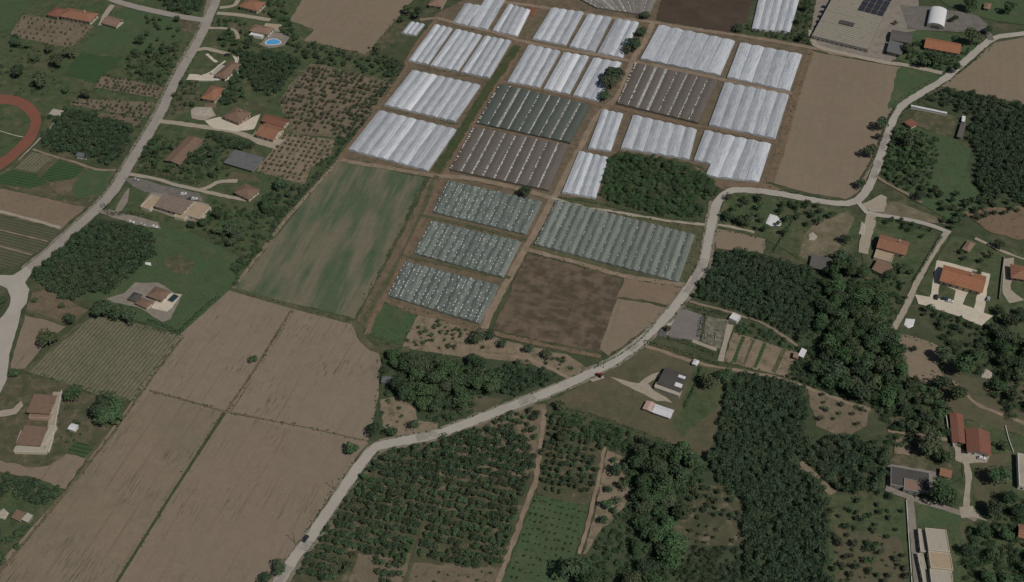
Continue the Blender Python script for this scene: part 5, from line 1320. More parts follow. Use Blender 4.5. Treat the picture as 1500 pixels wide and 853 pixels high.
mass('hazel_plantation', 'hazel_tree', 'leaf_dark', [(1196, 645), (1235, 640), (1290, 650), (1305, 690), (1298, 716), (1325, 732), (1210, 720), (1200, 690)], (3.7, 3.9), 'rough dark plantation between the big plantation and the flat-roofed house', 'plantation', keep=0.85)
mass('wood', 'hazel_tree', 'leaf_dark', [(1424, 172), (1570, 182), (1570, 300), (1500, 305), (1470, 285), (1440, 292), (1425, 262), (1435, 235), (1418, 205)], 3.6, 'dense dark wood at the eastern edge beyond the green meadow', 'wood')
mass('scrub', 'hazel_tree', 'leaf_dark', [(1352, 148), (1380, 132), (1430, 140), (1570, 168), (1570, 180), (1424, 170), (1398, 164)], 3.6, 'dark scrub belt under the eastern bare field', 'scrub', keep=0.8, size=(0.6, 1.0))
mass('hazel_plantation', 'hazel_tree', 'leaf_dark', [(-60, 680), (55, 708), (92, 721), (78, 742), (30, 735), (-60, 710)], 4.0, 'dark plantation strip between the reddish plot and the western shack', 'plantation')
mass('scrub', 'hazel_tree', 'leaf_mid', [(-60, 785), (30, 775), (45, 770), (58, 756), (40, 790), (0, 838), (-60, 870)], 4.2, 'green scrub in the southwestern corner below the shack', 'scrub', keep=0.85)
mass('hazel_plantation', 'hazel_tree', 'leaf_dark', [(735, 540), (760, 535), (808, 552), (806, 568), (762, 584), (735, 578), (722, 560)], (3.3, 3.6), 'smooth dark plot of bushes beside the road opposite the lawn gate', 'plantation', jitter=0.2)
mass('wood', 'hazel_tree', 'leaf_dark', [(225, -20), (313, -20), (302, 14), (278, 22), (240, 14)], 4.0, 'dark wood in the fork of the two roads at the top edge', 'wood')
mass('scrub', 'hazel_tree', 'leaf_dark', [(424, 68), (448, 62), (500, 78), (535, 88), (590, 94), (580, 118), (540, 112), (455, 92)], 5.0, 'hedge-like scrub belt along the top soil field', 'scrub', keep=0.75, size=(0.6, 1.05))
mass('scrub', 'shrub', 'leaf_bright', [(885, 235), (920, 226), (985, 236), (1040, 262), (1058, 285), (1036, 322), (960, 315), (880, 292)], 2.7, 'low green scrub covering the overgrown copse between greenhouses and road', 'scrub', keep=0.85, size=(0.9, 1.9))
mass('scrub', 'shrub', 'leaf_mid', [(905, 650), (1000, 670), (1040, 690), (1010, 720), (985, 780), (1000, 853), (820, 890), (880, 790), (925, 720)], 2.8, 'undergrowth beneath the big loose trees below the bungalow lawn', 'scrub', keep=0.7, size=(0.7, 1.6))
mass('scrub', 'shrub', 'leaf_mid', [(1200, 400), (1300, 425), (1325, 560), (1300, 620), (1190, 570), (1180, 500)], 3.4, 'undergrowth beneath the tall wood north of the sparse orchard', 'scrub', keep=0.7, size=(0.8, 1.8))
mass('scrub', 'shrub', 'leaf_mid', [(560, 515), (680, 530), (720, 545), (735, 580), (700, 585), (690, 612), (640, 628), (600, 590), (560, 580)], 3.2, 'undergrowth beneath the roadside wood', 'scrub', keep=0.7, size=(0.8, 1.7))
mass('scrub', 'shrub', 'leaf_mid', [(280, 300), (310, 295), (370, 310), (430, 290), (440, 300), (345, 420), (335, 375), (300, 340)], 3.6, 'scrub between the sprawling villa and the green wheat field', 'scrub', keep=0.6, size=(0.7, 1.6))
mass('scrub', 'shrub', 'leaf_mid', [(1360, 440), (1460, 480), (1560, 520), (1560, 640), (1480, 620), (1440, 560), (1380, 500)], 3.0, 'undergrowth around the eastern gardens', 'scrub', keep=0.6, size=(0.9, 2.0))
mass('scrub', 'shrub', 'leaf_mid', [(1430, 760), (1560, 720), (1560, 890), (1410, 890), (1410, 800)], 2.9, 'undergrowth in the southeastern corner', 'scrub', keep=0.75, size=(0.8, 1.8))
mass('scrub', 'shrub', 'leaf_mid', [(1300, 185), (1340, 192), (1380, 205), (1360, 280), (1320, 280), (1285, 255), (1290, 220)], 3.2, 'scrubby green growth on the west side of the green meadow', 'scrub', keep=0.85, size=(0.7, 1.5))
mass('scrub', 'shrub', 'leaf_dark', [(540, 70), (596, 95), (560, 150), (497, 230), (440, 290), (385, 360), (350, 410), (340, 395), (430, 285), (480, 225), (520, 160), (570, 118)], 3.0, 'dark scrub bank between the orchards and the greenhouse estate', 'scrub', keep=0.6, size=(0.7, 1.4))
mass('scrub', 'shrub', 'leaf_dark', [(1000, 800), (1088, 805), (1090, 890), (990, 890)], 3.0, 'dense bushes at the bottom edge beside the large plantation', 'scrub', keep=0.9, size=(0.9, 1.7))
mass('weeds', 'shrub', 'leaf_mid', [(1225, 760), (1320, 780), (1330, 890), (1220, 890)], 4.6, 'scattered weeds in the overgrown orchard', 'weeds', keep=0.5, size=(0.4, 0.9))
mass('weeds', 'shrub', 'leaf_mid', [(0, 60), (110, 78), (90, 118), (60, 150), (20, 130), (-40, 130), (-40, 60)], 5.0, 'rough weeds on the northwestern meadow', 'weeds', keep=0.4, size=(0.5, 1.2))
mass('weeds', 'shrub', 'leaf_dark', [(110, 150), (215, 160), (205, 190), (100, 160)], 3.6, 'weeds along the sapling rows beside the wood', 'weeds', keep=0.6, size=(0.5, 1.0))

# --- rough weeds along borders, tracks and road sides
def border_weeds(label, lines, width, step, size=(0.25, 0.6), leaf='leaf_mid', keep=0.6):
    pts = []
    for ln in lines:
        P = []
        for a, b in zip(ln[:-1], ln[1:]):
            a, b = np.array(g(*a)), np.array(g(*b)); k = max(1, int(np.linalg.norm(b - a) / step)); P += [a + (b - a) * t / k for t in range(k)]
        for i in range(len(P) - 1):
            if random.random() > keep: continue
            d = P[i + 1] - P[i]; n_ = np.array([-d[1], d[0]]) / (np.linalg.norm(d) + 1e-9)
            q = P[i] + n_ * random.gauss(0, width) + d * random.random(); 
            if not any(((pp - q) ** 2).sum(1).min() < (hw + 0.25) ** 2 for pp, hw in HARD): pts.append((float(q[0]), float(q[1])))
    mass('weeds', 'shrub', leaf, None, 1, label, 'weeds', pts=pts, size=size, nl=26, hscale=0.8)


border_weeds('rough weeds along the banks of the bare fields', [[(265, 497), (230, 543), (165, 636), (98, 719), (50, 778), (0, 842)], [(338, 424), (430, 449), (522, 473)], [(220, 573), (275, 588), (332, 604), (440, 625), (545, 648)], [(172, 853), (250, 727), (328, 605)], [(428, 455), (372, 548), (334, 603)], [(556, 520), (556, 560), (550, 600), (540, 646)], [(524, 668), (486, 722), (438, 792), (408, 836)], [(343, 422), (420, 320), (498, 232)]], 0.7, 0.9, (0.2, 0.5))
border_weeds('rough weeds between the greenhouse blocks and along their tracks', [[(622, 262), (575, 360), (522, 466)], [(614, 317), (690, 333), (770, 353)], [(586, 375), (660, 391), (746, 409)], [(562, 441), (640, 466), (705, 486)], [(808, 292), (900, 314), (1036, 336)], [(1024, 345), (1000, 414)], [(770, 369), (840, 387), (910, 406), (1002, 421)], [(1188, 76), (1160, 165), (1130, 266)], [(760, 70), (720, 132), (684, 188), (650, 248)], [(750, 70), (710, 132), (676, 188), (640, 248)], [(555, 156), (620, 172), (668, 183)], [(598, 94), (660, 107), (715, 119)], [(720, 486), (800, 506), (880, 522)], [(497, 230), (560, 244), (624, 258)], [(1040, 119), (1060, 120), (1160, 143)], [(1036, 190), (1130, 212)], [(963, 31), (1085, 52), (1188, 68)]], 0.9, 1.0, (0.2, 0.5))
border_weeds('ragged weeds on the road verges', [[(1052, 300), (1046, 338), (1040, 368), (1033, 395), (1015, 424), (995, 452), (969, 481), (939, 509), (903, 534), (863, 555), (812, 577), (762, 597), (702, 620), (642, 642), (592, 652)], [(1038, 306), (1033, 340), (1028, 368), (1020, 392), (1003, 418), (983, 447), (959, 473), (930, 500), (896, 525), (857, 545), (808, 567), (758, 587), (698, 610), (638, 632), (588, 642), (552, 650)], [(554, 668), (530, 696), (500, 740), (470, 785), (440, 826)], [(1062, 276), (1130, 277), (1210, 292), (1240, 294)], [(1070, 287), (1130, 290), (1210, 303), (1250, 303)], [(1456, 68), (1425, 90), (1390, 120), (1350, 145), (1325, 162), (1312, 182)], [(1450, 58), (1414, 80), (1380, 110), (1340, 135), (1313, 152), (1300, 175)], [(300, 24), (282, 62), (254, 110), (228, 165), (208, 200), (183, 238), (160, 274), (134, 303)], [(316, 24), (298, 62), (270, 110), (244, 165), (224, 200)]], 0.9, 0.8, (0.25, 0.6))
border_weeds('weeds along the garden and orchard plot edges', [[(33, 21), (139, 38), (103, 72), (13, 52), (33, 21)], [(150, 110), (242, 128), (232, 145), (136, 128), (150, 110)], [(113, 144), (228, 150), (213, 174), (102, 153)], [(455, 93), (575, 120), (505, 200), (430, 195), (410, 150), (455, 93)], [(415, 197), (490, 206), (450, 250), (443, 270), (378, 250)], [(800, 592), (880, 612), (960, 642), (1032, 671)], [(1048, 640), (1064, 585)], [(786, 728), (862, 742)], [(1075, 487), (1168, 517), (1150, 553), (1060, 530)], [(1313, 489), (1387, 511), (1378, 546), (1330, 552)], [(135, 462), (268, 494), (193, 588), (40, 545)], [(604, 2), (537, 80), (445, 60)], [(1377, 127), (1500, 153)], [(1050, 336), (1121, 350), (1119, 376)], [(557, 442), (612, 460), (587, 506), (538, 488)]], 0.8, 0.9, (0.22, 0.55))

# --- the big orchard below the road: the 300 nearest trees are things, the rest one mass
rest = fill('hazel_tree', ('leaf_dark', 'leaf_dark', 'leaf_mid'), [(565, 668), (640, 648), (700, 632), (760, 640), (786, 655), (780, 700), (735, 825), (690, 833), (612, 815), (590, 890), (560, 890), (545, 812), (525, 812), (505, 850), (440, 850), (452, 812), (475, 788), (498, 745), (528, 700)], (3.3, 5.1),
            'dark bushy tree of the close-set orchard between the straight road and the green sapling lawn', 'trees of the close-set orchard', jitter=0.1, keep=0.95, size=(0.78, 1.0), limit=300)
mass('hazel_plantation', 'hazel_tree', 'leaf_dark', None, 1, 'far part of the close-set orchard below the road, trees merging into one canopy', 'plantation', pts=rest, size=(0.9, 1.15), nl=200)

# --- smaller orchards, every tree a thing
fill('orchard_tree', ('leaf_dark', 'leaf_mid'), [(700, 632), (735, 612), (795, 602), (792, 648), (760, 638)], (3.4, 4.4), 'small orchard tree on bare soil just below the road opposite the dark bush plot', 'trees of the roadside orchard', jitter=0.18, keep=0.8, size=(0.7, 1.15))
fill('orchard_tree', ('leaf_dark', 'leaf_dark', 'leaf_mid'), [(800, 605), (830, 612), (884, 648), (876, 700), (862, 728), (790, 720), (797, 660)], (3.7, 4.3), 'dark orchard tree in the square orchard under the bungalow lawn', 'trees of the square orchard', jitter=0.2, keep=0.93, size=(0.75, 1.05))
fill('young_tree', ('leaf_dark',), [(785, 732), (860, 745), (846, 800), (822, 845), (745, 850), (755, 820)], (3.0, 4.2), 'tiny sapling in rows on the bright green grass below the square orchard', 'saplings on the green lawn', jitter=0.14, keep=0.85, size=(0.6, 1.0))
fill('young_tree', ('leaf_mid',), [(535, 818), (598, 820), (590, 853), (520, 853)], (5, 6), 'small sapling on bare soil near the bottom edge, west of the orchard path', 'saplings on the bare plot', jitter=0.15, keep=0.8, size=(0.7, 1.2))
fill('young_tree', ('leaf_mid',), [(612, 822), (730, 836), (720, 870), (600, 870)], (5, 6), 'small sapling on bare soil at the bottom edge, east of the orchard path', 'saplings at the bottom edge', jitter=0.15, keep=0.7, size=(0.7, 1.2))
fill('young_tree', ('leaf_dark', 'leaf_olive'), [(36, 25), (135, 39), (103, 70), (16, 53)], (5.5, 6.2), 'small round sapling in the brown orchard below the long farmhouse', 'saplings below the farmhouse', jitter=0.15, keep=0.72, size=(0.9, 1.5))
fill('young_tree', ('leaf_dark',), [(152, 112), (240, 130), (231, 144), (138, 127)], (3.4, 4.0), 'dark young tree in the upper of two sapling strips west of the long road', 'saplings of the upper strip', jitter=0.18, keep=0.85, size=(1.0, 1.7))
fill('young_tree', ('leaf_olive', 'leaf_dark'), [(115, 146), (226, 151), (212, 172), (104, 153)], (4.0, 4.4), 'young tree in the lower of two sapling strips west of the long road', 'saplings of the lower strip', jitter=0.18, keep=0.7, size=(0.9, 1.5))
fill('olive_tree', ('leaf_dark', 'leaf_dark', 'leaf_olive'), [(457, 96), (575, 124), (548, 160), (505, 200), (430, 192), (412, 150)], (3.2, 5.2), 'bushy fruit tree in the straggling orchard behind the two-part house', 'trees of the straggling orchard', jitter=0.22, keep=0.78, size=(0.7, 1.15), an=B_C)
fill('olive_tree', ('leaf_dark', 'leaf_olive'), [(415, 198), (488, 207), (480, 226), (452, 246), (443, 268), (382, 250)], (4.0, 4.8), 'small tree in neat rows on bare soil below the straggling orchard', 'trees of the neat orchard', jitter=0.1, keep=0.92, size=(0.55, 0.8), an=B_C)
fill('orchard_tree', ('leaf_mid', 'leaf_dark'), [(1000, 705), (1060, 712), (1086, 740), (1086, 768), (1040, 768), (990, 760)], (4.2, 4.6), 'leafy tree in the patchy orchard west of the large plantation, upper half', 'trees of the patchy orchard', jitter=0.25, keep=0.8, size=(0.6, 1.1))
fill('young_tree', ('leaf_dark',), [(1010, 768), (1086, 776), (1084, 806), (1000, 798)], (4.4, 5.2), 'dark sapling in neat rows on dry grass west of the large plantation', 'saplings of the patchy orchard', jitter=0.12, keep=0.9, size=(1.0, 1.5))
fill('orchard_tree', ('leaf_dark', 'leaf_mid'), [(1188, 574), (1272, 602), (1264, 625), (1235, 640), (1198, 625)], (5.0, 6.0), 'small tree in the sparse brown orchard under the tall wood', 'trees of the sparse orchard', jitter=0.25, keep=0.72, size=(0.5, 1.0))
fill('orchard_tree', ('leaf_mid', 'leaf_dark', 'leaf_olive'), [(1218, 728), (1322, 740), (1330, 880), (1220, 880)], (5.4, 5.8), 'loose tree in the overgrown orchard along the lane with the white wall', 'trees of the overgrown orchard', jitter=0.35, keep=0.72, size=(0.6, 1.2))
fill('orchard_tree', ('leaf_dark', 'leaf_mid'), [(1195, 645), (1260, 640), (1300, 650), (1300, 690), (1240, 700)], (7, 7), 'tree standing out of the rough plantation by the flat-roofed house', 'trees in the rough plantation', jitter=0.4, keep=0.4, size=(0.9, 1.3))
fill('shrub', ('leaf_dark', 'leaf_mid'), [(618, 466), (700, 488), (720, 505), (700, 520), (600, 510), (596, 500)], 3.3, 'bush in the sandy garden below the lowest green tunnel block', 'bushes of the sandy garden', jitter=0.4, keep=0.6, size=(0.5, 1.3))
fill('shrub', ('leaf_dark', 'leaf_mid'), [(560, 585), (600, 600), (610, 612), (600, 630), (560, 625), (556, 600)], 4.0, 'bush on the sandy corner plot by the lower road bend', 'bushes of the corner plot', jitter=0.4, keep=0.6, size=(0.6, 1.3))
fill('shrub', ('leaf_dark', 'leaf_mid'), [(760, 520), (830, 525), (850, 545), (815, 560), (770, 535)], 3.4, 'bush in the strip between the patchy ploughed field and the road', 'bushes under the ploughed field', jitter=0.4, keep=0.6, size=(0.6, 1.2))
fill('orchard_tree', ('leaf_mid', 'leaf_dark'), [(895, 665), (914, 672), (920, 715), (900, 760), (880, 800), (868, 790), (880, 730)], (7, 8), 'round tree in the sandy garden strip east of the square orchard', 'trees of the sandy strip', jitter=0.35, keep=0.75, size=(0.8, 1.3))
fill('orchard_tree', ('leaf_dark', 'leaf_mid'), [(212, 25), (268, 30), (262, 62), (250, 100), (235, 125), (185, 108), (190, 80), (215, 70)], (6.5, 6.5), 'leafy tree scattered on the meadow west of the long road', 'trees of the roadside meadow', jitter=0.4, keep=0.62, size=(0.9, 1.4))
fill('orchard_tree', ('leaf_dark', 'leaf_mid'), [(196, 200), (240, 205), (300, 215), (320, 240), (335, 262), (250, 262), (205, 248), (190, 240)], (7, 7), 'tree among the gardens around the long low barn', 'trees around the long barn', jitter=0.4, keep=0.62, size=(0.8, 1.5))
fill('orchard_tree', ('leaf_dark', 'leaf_mid'), [(322, 55), (372, 60), (362, 80), (358, 110), (370, 140), (345, 152), (318, 150), (340, 112), (352, 85), (325, 70)], (6, 6), 'tree between the ringed house and the dark copse', 'trees near the ringed house', jitter=0.4, keep=0.7, size=(0.9, 1.4))
fill('orchard_tree', ('leaf_mid', 'leaf_dark'), [(250, 118), (276, 120), (292, 150), (272, 170), (240, 172)], (7, 7), 'tree in the gardens between the long road and the compact orange house', 'trees beside the compact house', jitter=0.4, keep=0.5, size=(0.7, 1.2))
fill('orchard_tree', ('leaf_dark', 'leaf_mid'), [(1060, 288), (1120, 290), (1170, 300), (1235, 312), (1200, 330), (1175, 350), (1120, 345), (1055, 330)], (6.5, 6.5), 'leafy tree on the grass inside the upper road bend', 'trees inside the road bend', jitter=0.4, keep=0.55, size=(0.9, 1.6))
fill('orchard_tree', ('leaf_dark', 'leaf_mid'), [(1330, 45), (1345, 40), (1345, 60), (1352, 80), (1330, 92), (1318, 75)], (6, 6), 'tree beside the long orange house inside the top road bend', 'trees at the long orange house', jitter=0.4, keep=0.6, size=(0.8, 1.3))
fill('orchard_tree', ('leaf_dark', 'leaf_mid'), [(1345, 425), (1372, 445), (1440, 475), (1470, 500), (1440, 530), (1400, 510), (1345, 470)], (6, 6), 'garden tree below the pale forecourt of the row house', 'trees below the row house', jitter=0.4, keep=0.5, size=(0.7, 1.4))
fill('orchard_tree', ('leaf_mid', 'leaf_dark'), [(1400, 350), (1470, 370), (1468, 395), (1400, 385)], (8, 8), 'garden tree behind the bright orange row house', 'trees behind the row house', jitter=0.4, keep=0.5, size=(0.7, 1.3))
fill('shrub', ('leaf_dark', 'leaf_mid'), [(80, 590), (135, 585), (150, 600), (125, 650), (85, 660)], (5, 5), 'shrub in the kitchen garden behind the twin brown houses', 'shrubs of the kitchen garden', jitter=0.4, keep=0.5, size=(0.6, 1.2))
mass('scrub', 'shrub', 'leaf_mid', [(1300, 600), (1330, 562), (1368, 572), (1390, 600), (1385, 640), (1300, 660)], 3.0, 'undergrowth in the gardens west of the red-brown roofs', 'scrub', keep=0.6, size=(0.8, 1.7))
mass('scrub', 'shrub', 'leaf_dark', [(1175, 505), (1215, 530), (1200, 570), (1150, 555)], 3.0, 'dark bushes at the end of the garden beds', 'scrub', keep=0.8, size=(0.9, 1.6))
mass('scrub', 'shrub', 'leaf_mid', [(1085, 470), (1165, 500), (1175, 515), (1120, 500), (1080, 484)], 2.8, 'green bushes between the plantation and the garden beds', 'scrub', keep=0.85, size=(0.8, 1.4))
mass('scrub', 'shrub', 'leaf_mid', [(550, 640), (600, 652), (640, 645), (700, 628), (690, 645), (640, 655), (570, 668)], 2.6, 'green roadside scrub between the road and the close-set orchard', 'scrub', keep=0.8, size=(0.7, 1.3))
mass('scrub', 'shrub', 'leaf_mid', [(815, 605), (860, 612), (930, 640), (1000, 665), (985, 680), (900, 660), (840, 640)], 2.8, 'green scrub belt along the lower edge of the bungalow lawn', 'scrub', keep=0.8, size=(0.9, 1.8))
mass('scrub', 'shrub', 'leaf_mid', [(1260, 385), (1310, 420), (1335, 425), (1312, 480), (1290, 430)], 3.2, 'bushes between the tall wood and the lane', 'scrub', keep=0.6, size=(0.7, 1.5))
mass('scrub', 'shrub', 'leaf_dark', [(1320, 60), (1345, 78), (1400, 84), (1420, 70), (1440, 60), (1415, 88), (1385, 108), (1330, 96)], 2.8, 'dark growth around the long orange house', 'scrub', keep=0.6, size=(0.8, 1.6))
mass('scrub', 'shrub', 'leaf_mid', [(1160, 48), (1178, -10), (1196, -10), (1188, 50), (1195, 68), (1085, 44), (1090, 36)], 3.0, 'green growth beside the topmost greenhouse', 'scrub', keep=0.6, size=(0.7, 1.4))
mass('scrub', 'shrub', 'leaf_mid', [(196, 198), (300, 205), (340, 225), (335, 268), (260, 262), (198, 248)], 3.2, 'garden growth around the long low barn', 'scrub', keep=0.5, size=(0.7, 1.4))
mass('scrub', 'shrub', 'leaf_mid', [(248, 112), (270, 110), (300, 125), (296, 150), (250, 165)], 3.0, 'garden growth beside the compact orange house', 'scrub', keep=0.45, size=(0.6, 1.2))
mass('scrub', 'shrub', 'leaf_mid', [(190, 82), (262, 62), (262, 100), (235, 128), (180, 110)], 3.0, 'rough growth on the meadow west of the long road', 'scrub', keep=0.55, size=(0.7, 1.5))

mass('scrub', 'hazel_tree', 'leaf_dark', [(310, 202), (345, 206), (372, 214), (366, 226), (340, 218), (318, 214)], 3.4, 'dark thicket between the side lane and the blue-grey shed', 'scrub', size=(0.8, 1.2))
mass('scrub', 'hazel_tree', 'leaf_dark', [(345, 74), (362, 78), (357, 108), (352, 120), (340, 126), (350, 100)], 3.6, 'dark growth behind the ringed house', 'scrub', size=(0.7, 1.1))
mass('scrub', 'hazel_tree', 'leaf_dark', [(320, 130), (345, 128), (352, 150), (330, 158), (318, 150)], 3.8, 'dark growth east of the compact orange house', 'scrub', keep=0.8, size=(0.7, 1.1))
mass('scrub', 'hazel_tree', 'leaf_dark', [(385, 292), (410, 270), (445, 275), (425, 300), (395, 320), (370, 315)], 4.0, 'dark growth below the neat orchard', 'scrub', keep=0.75, size=(0.7, 1.1))
mass('scrub', 'hazel_tree', 'leaf_dark', [(200, 208), (238, 204), (246, 216), (238, 238), (205, 236)], 4.4, 'green garden trees grown together west of the long barn', 'scrub', keep=0.7, size=(0.6, 1.0))
mass('scrub', 'hazel_tree', 'leaf_dark', [(300, 214), (328, 222), (324, 250), (292, 248), (276, 244)], 4.0, 'garden trees grown together east of the long barn', 'scrub', keep=0.75, size=(0.7, 1.05))
mass('scrub', 'hazel_tree', 'leaf_mid', [(320, 30), (360, 32), (362, 56), (345, 64), (322, 60), (312, 52)], 4.4, 'garden growth west of the pool villa', 'scrub', keep=0.6, size=(0.6, 1.0))
mass('scrub', 'hazel_tree', 'leaf_mid', [(395, -15), (425, -10), (420, 28), (440, 62), (425, 68), (405, 32), (385, 20)], 4.2, 'bushy belt between the top soil field and the pool villa', 'scrub', keep=0.7, size=(0.6, 1.05))
mass('scrub', 'hazel_tree', 'leaf_dark', [(1285, 316), (1322, 324), (1366, 338), (1350, 352), (1330, 345), (1290, 330)], 4.2, 'garden trees grown together behind the house with the pale terrace', 'scrub', keep=0.6, size=(0.6, 1.0))
mass('scrub', 'hazel_tree', 'leaf_mid', [(1302, 392), (1336, 385), (1330, 430), (1312, 436), (1290, 410)], 4.4, 'garden growth between the brown annexe and the lane', 'scrub', keep=0.6, size=(0.6, 1.0))
# --- woods of large trees one can tell apart
BL = 'broadleaf_tree'
fill(BL, ('leaf_mid', 'leaf_bright', 'leaf_mid', 'leaf_dark'), [(1205, 398), (1235, 382), (1275, 415), (1302, 440), (1312, 500), (1325, 560), (1310, 600), (1270, 598), (1230, 585), (1195, 565), (1198, 500)], 7.8, 'large leafy tree of the tall wood between the plantation and the pale lane', 'trees of the tall wood', jitter=0.36, size=(0.85, 1.4), sz=1.05)
fill(BL, ('leaf_mid', 'leaf_bright', 'leaf_mid', 'leaf_dark'), [(925, 655), (960, 652), (1028, 678), (1010, 705), (995, 725), (1005, 760), (985, 780), (1000, 830), (960, 880), (905, 880), (905, 840), (930, 790), (925, 740), (940, 710)], 8.2, 'large loose tree of the wood below the bungalow lawn', 'trees of the lower wood', jitter=0.4, size=(0.7, 1.4))
fill(BL, ('leaf_mid', 'leaf_bright', 'leaf_mid', 'leaf_dark'), [(575, 524), (640, 535), (690, 528), (730, 530), (735, 548), (722, 568), (735, 580), (690, 578), (680, 605), (640, 612), (620, 600), (615, 575), (585, 560)], 7.6, 'large rounded tree of the roadside wood north of the lower bend', 'trees of the roadside wood', jitter=0.38, size=(0.75, 1.35))
fill(BL, ('leaf_dark', 'leaf_mid', 'leaf_mid'), [(895, 232), (950, 230), (975, 240), (1010, 252), (1040, 275), (1048, 300), (1015, 318), (960, 308), (895, 285)], 8.6, 'spreading tree of the overgrown copse beside the white greenhouses', 'trees of the overgrown copse', jitter=0.4, keep=0.75, size=(0.5, 0.85), sz=0.8)
fill(BL, ('leaf_dark', 'leaf_mid'), [(250, 330), (300, 315), (350, 320), (375, 340), (350, 370), (320, 365), (295, 340)], 8.0, 'dark tree of the thicket south of the sprawling villa', 'trees of the villa thicket', jitter=0.35, keep=0.85, size=(0.65, 1.05))
fill(BL, ('leaf_mid', 'leaf_dark'), [(1440, 478), (1475, 450), (1512, 450), (1512, 640), (1490, 625), (1460, 600), (1455, 560), (1462, 520)], 9.0, 'large tree in the eastern gardens below the row house', 'trees of the eastern gardens', jitter=0.35, keep=0.8, size=(0.8, 1.15))
fill(BL, ('leaf_mid', 'leaf_dark'), [(1452, 768), (1470, 740), (1485, 735), (1512, 735), (1512, 870), (1412, 870), (1412, 800), (1430, 775)], 8.6, 'large tree of the southeastern corner beyond the cream block', 'trees of the southeastern corner', jitter=0.38, keep=0.78, size=(0.7, 1.1))
fill('garden_tree', ('leaf_mid', 'leaf_bright', 'leaf_dark'), [(1305, 190), (1345, 205), (1360, 230), (1345, 265), (1320, 280), (1295, 255), (1292, 215)], 5.2, 'tree on the western side of the green meadow along the road', 'trees west of the green meadow', jitter=0.38, keep=0.85, size=(0.55, 0.95))
fill('garden_tree', ('leaf_dark', 'leaf_mid'), [(1340, 275), (1400, 285), (1470, 292), (1500, 310), (1440, 320), (1412, 342), (1385, 335), (1375, 310)], 5.6, 'tree of the belt between the green meadow and the lane fork', 'trees of the meadow belt', jitter=0.38, keep=0.8, size=(0.65, 1.0))
fill('garden_tree', ('leaf_mid', 'leaf_dark'), [(1305, 595), (1330, 560), (1365, 572), (1385, 600), (1385, 650), (1360, 685), (1320, 640)], 5.6, 'tree in the gardens west of the L-shaped house', 'trees west of the L-shaped house', jitter=0.38, keep=0.8, size=(0.8, 1.3))

# --- trees one can point at
T = tree_at
T(26, 104, 12, 'wide flat dark tree on the meadow near the western edge', 'leaf_dark')
T(60, 118, 15, 'largest dark tree on the northwestern meadow, above the running track', 'leaf_dark', tall=0.9)
T(84, 90, 12, 'dark tree between the farmhouse orchard and the green crop rows', 'leaf_dark')
T(102, 78, 10, 'round dark tree at the southern corner of the farmhouse orchard', 'leaf_dark')
T(72, 72, 8, 'small dark tree under the south edge of the farmhouse orchard', 'leaf_dark')
T(22, 61, 10, 'dark tree at the western corner of the farmhouse orchard', 'leaf_dark')
T(38, 67, 6, 'smaller tree beside the western corner of the farmhouse orchard', 'leaf_mid')
T(127, 138, 9, 'dark tree at the west end of the lower sapling strip', 'leaf_dark')
T(97, 132, 6, 'small bushy tree near the green crop rows and the track', 'leaf_mid')
T(52, 85, 7, 'medium tree in the middle of the northwestern meadow', 'leaf_mid')
T(372, 527, 7, 'lone small tree in the middle of the bare field', 'leaf_mid', tall=0.9)
T(108, 577, 15, 'round tree at the north corner of the kitchen garden', 'leaf_mid')
T(150, 598, 21, 'broad dark tree in the clump beside the bare field', 'leaf_dark')
T(166, 607, 22, 'largest tree of the clump beside the bare field', 'leaf_mid', tall=0.95)
T(160, 588, 15, 'dark tree at the back of the clump beside the bare field', 'leaf_dark')
T(71, 498, 16, 'wide tree at the east side of the reddish triangular plot', 'leaf_mid')
T(104, 468, 10, 'dark round tree where the two paths meet above the crop field', 'leaf_dark')
T(90, 449, 5, 'small dark tree on the waste ground near the junction', 'leaf_dark')
T(190, 465, 14, 'dark spreading tree on the south side of the hip-roofed villa', 'leaf_dark')
T(150, 455, 17, 'bushy tree west of the villa drive above the crop field', 'leaf_dark')
T(172, 458, 13, 'tree between two larger ones south of the villa drive', 'leaf_dark')
T(20, 548, 8, 'small roadside tree at the tip of the reddish plot', 'leaf_mid')
T(518, 657, 11, 'round green tree at the tip of the field in the road bend', 'leaf_mid')
T(548, 630, 12, 'dark tree at the gate of the corner plot', 'leaf_dark')
T(572, 632, 10, 'green tree beside the gate tree on the corner plot', 'leaf_mid')
T(606, 624, 8, 'small tree at the roadside on the corner plot', 'leaf_dark')
T(590, 565, 16, 'dark tree beside the little grey tool shed', 'leaf_dark')
T(598, 578, 14, 'leafy tree south of the tool shed tree', 'leaf_mid')
T(575, 518, 9, 'tree at the track corner under the dark green plot', 'leaf_dark')
T(700, 495, 12, 'dark tree at the eastern end of the sandy garden', 'leaf_dark')
T(716, 492, 9, 'second dark tree at the eastern end of the sandy garden', 'leaf_dark')
T(738, 505, 8, 'small tree along the ploughed field edge', 'leaf_mid')
T(775, 512, 8, 'bushy tree midway along the ploughed field edge', 'leaf_dark')
T(800, 518, 9, 'dark tree close to the road end of the ploughed field edge', 'leaf_dark')
T(408, 832, 12, 'dark roadside bush at the bottom of the straight road', 'leaf_dark')
T(390, 850, 10, 'second dark roadside bush at the very bottom edge', 'leaf_dark')
T(770, 279, 11, 'round dark tree on the track corner beside the brown netted block', 'leaf_dark')
T(900, 110, 17, 'big dark round tree beside the greenhouse track, larger of two', 'leaf_dark', tall=0.85)
T(896, 122, 15, 'dark tree merging with the larger one along the greenhouse track', 'leaf_dark', tall=0.85)
T(886, 141, 10, 'smaller round dark tree at the crossing of the greenhouse tracks', 'leaf_dark', tall=0.85)
T(928, 64, 13, 'dark loose tree on the bank at the far greenhouse row', 'leaf_dark', tall=0.8)
T(920, 74, 9, 'dark tree leaning over the far greenhouse row', 'leaf_dark', tall=0.8)
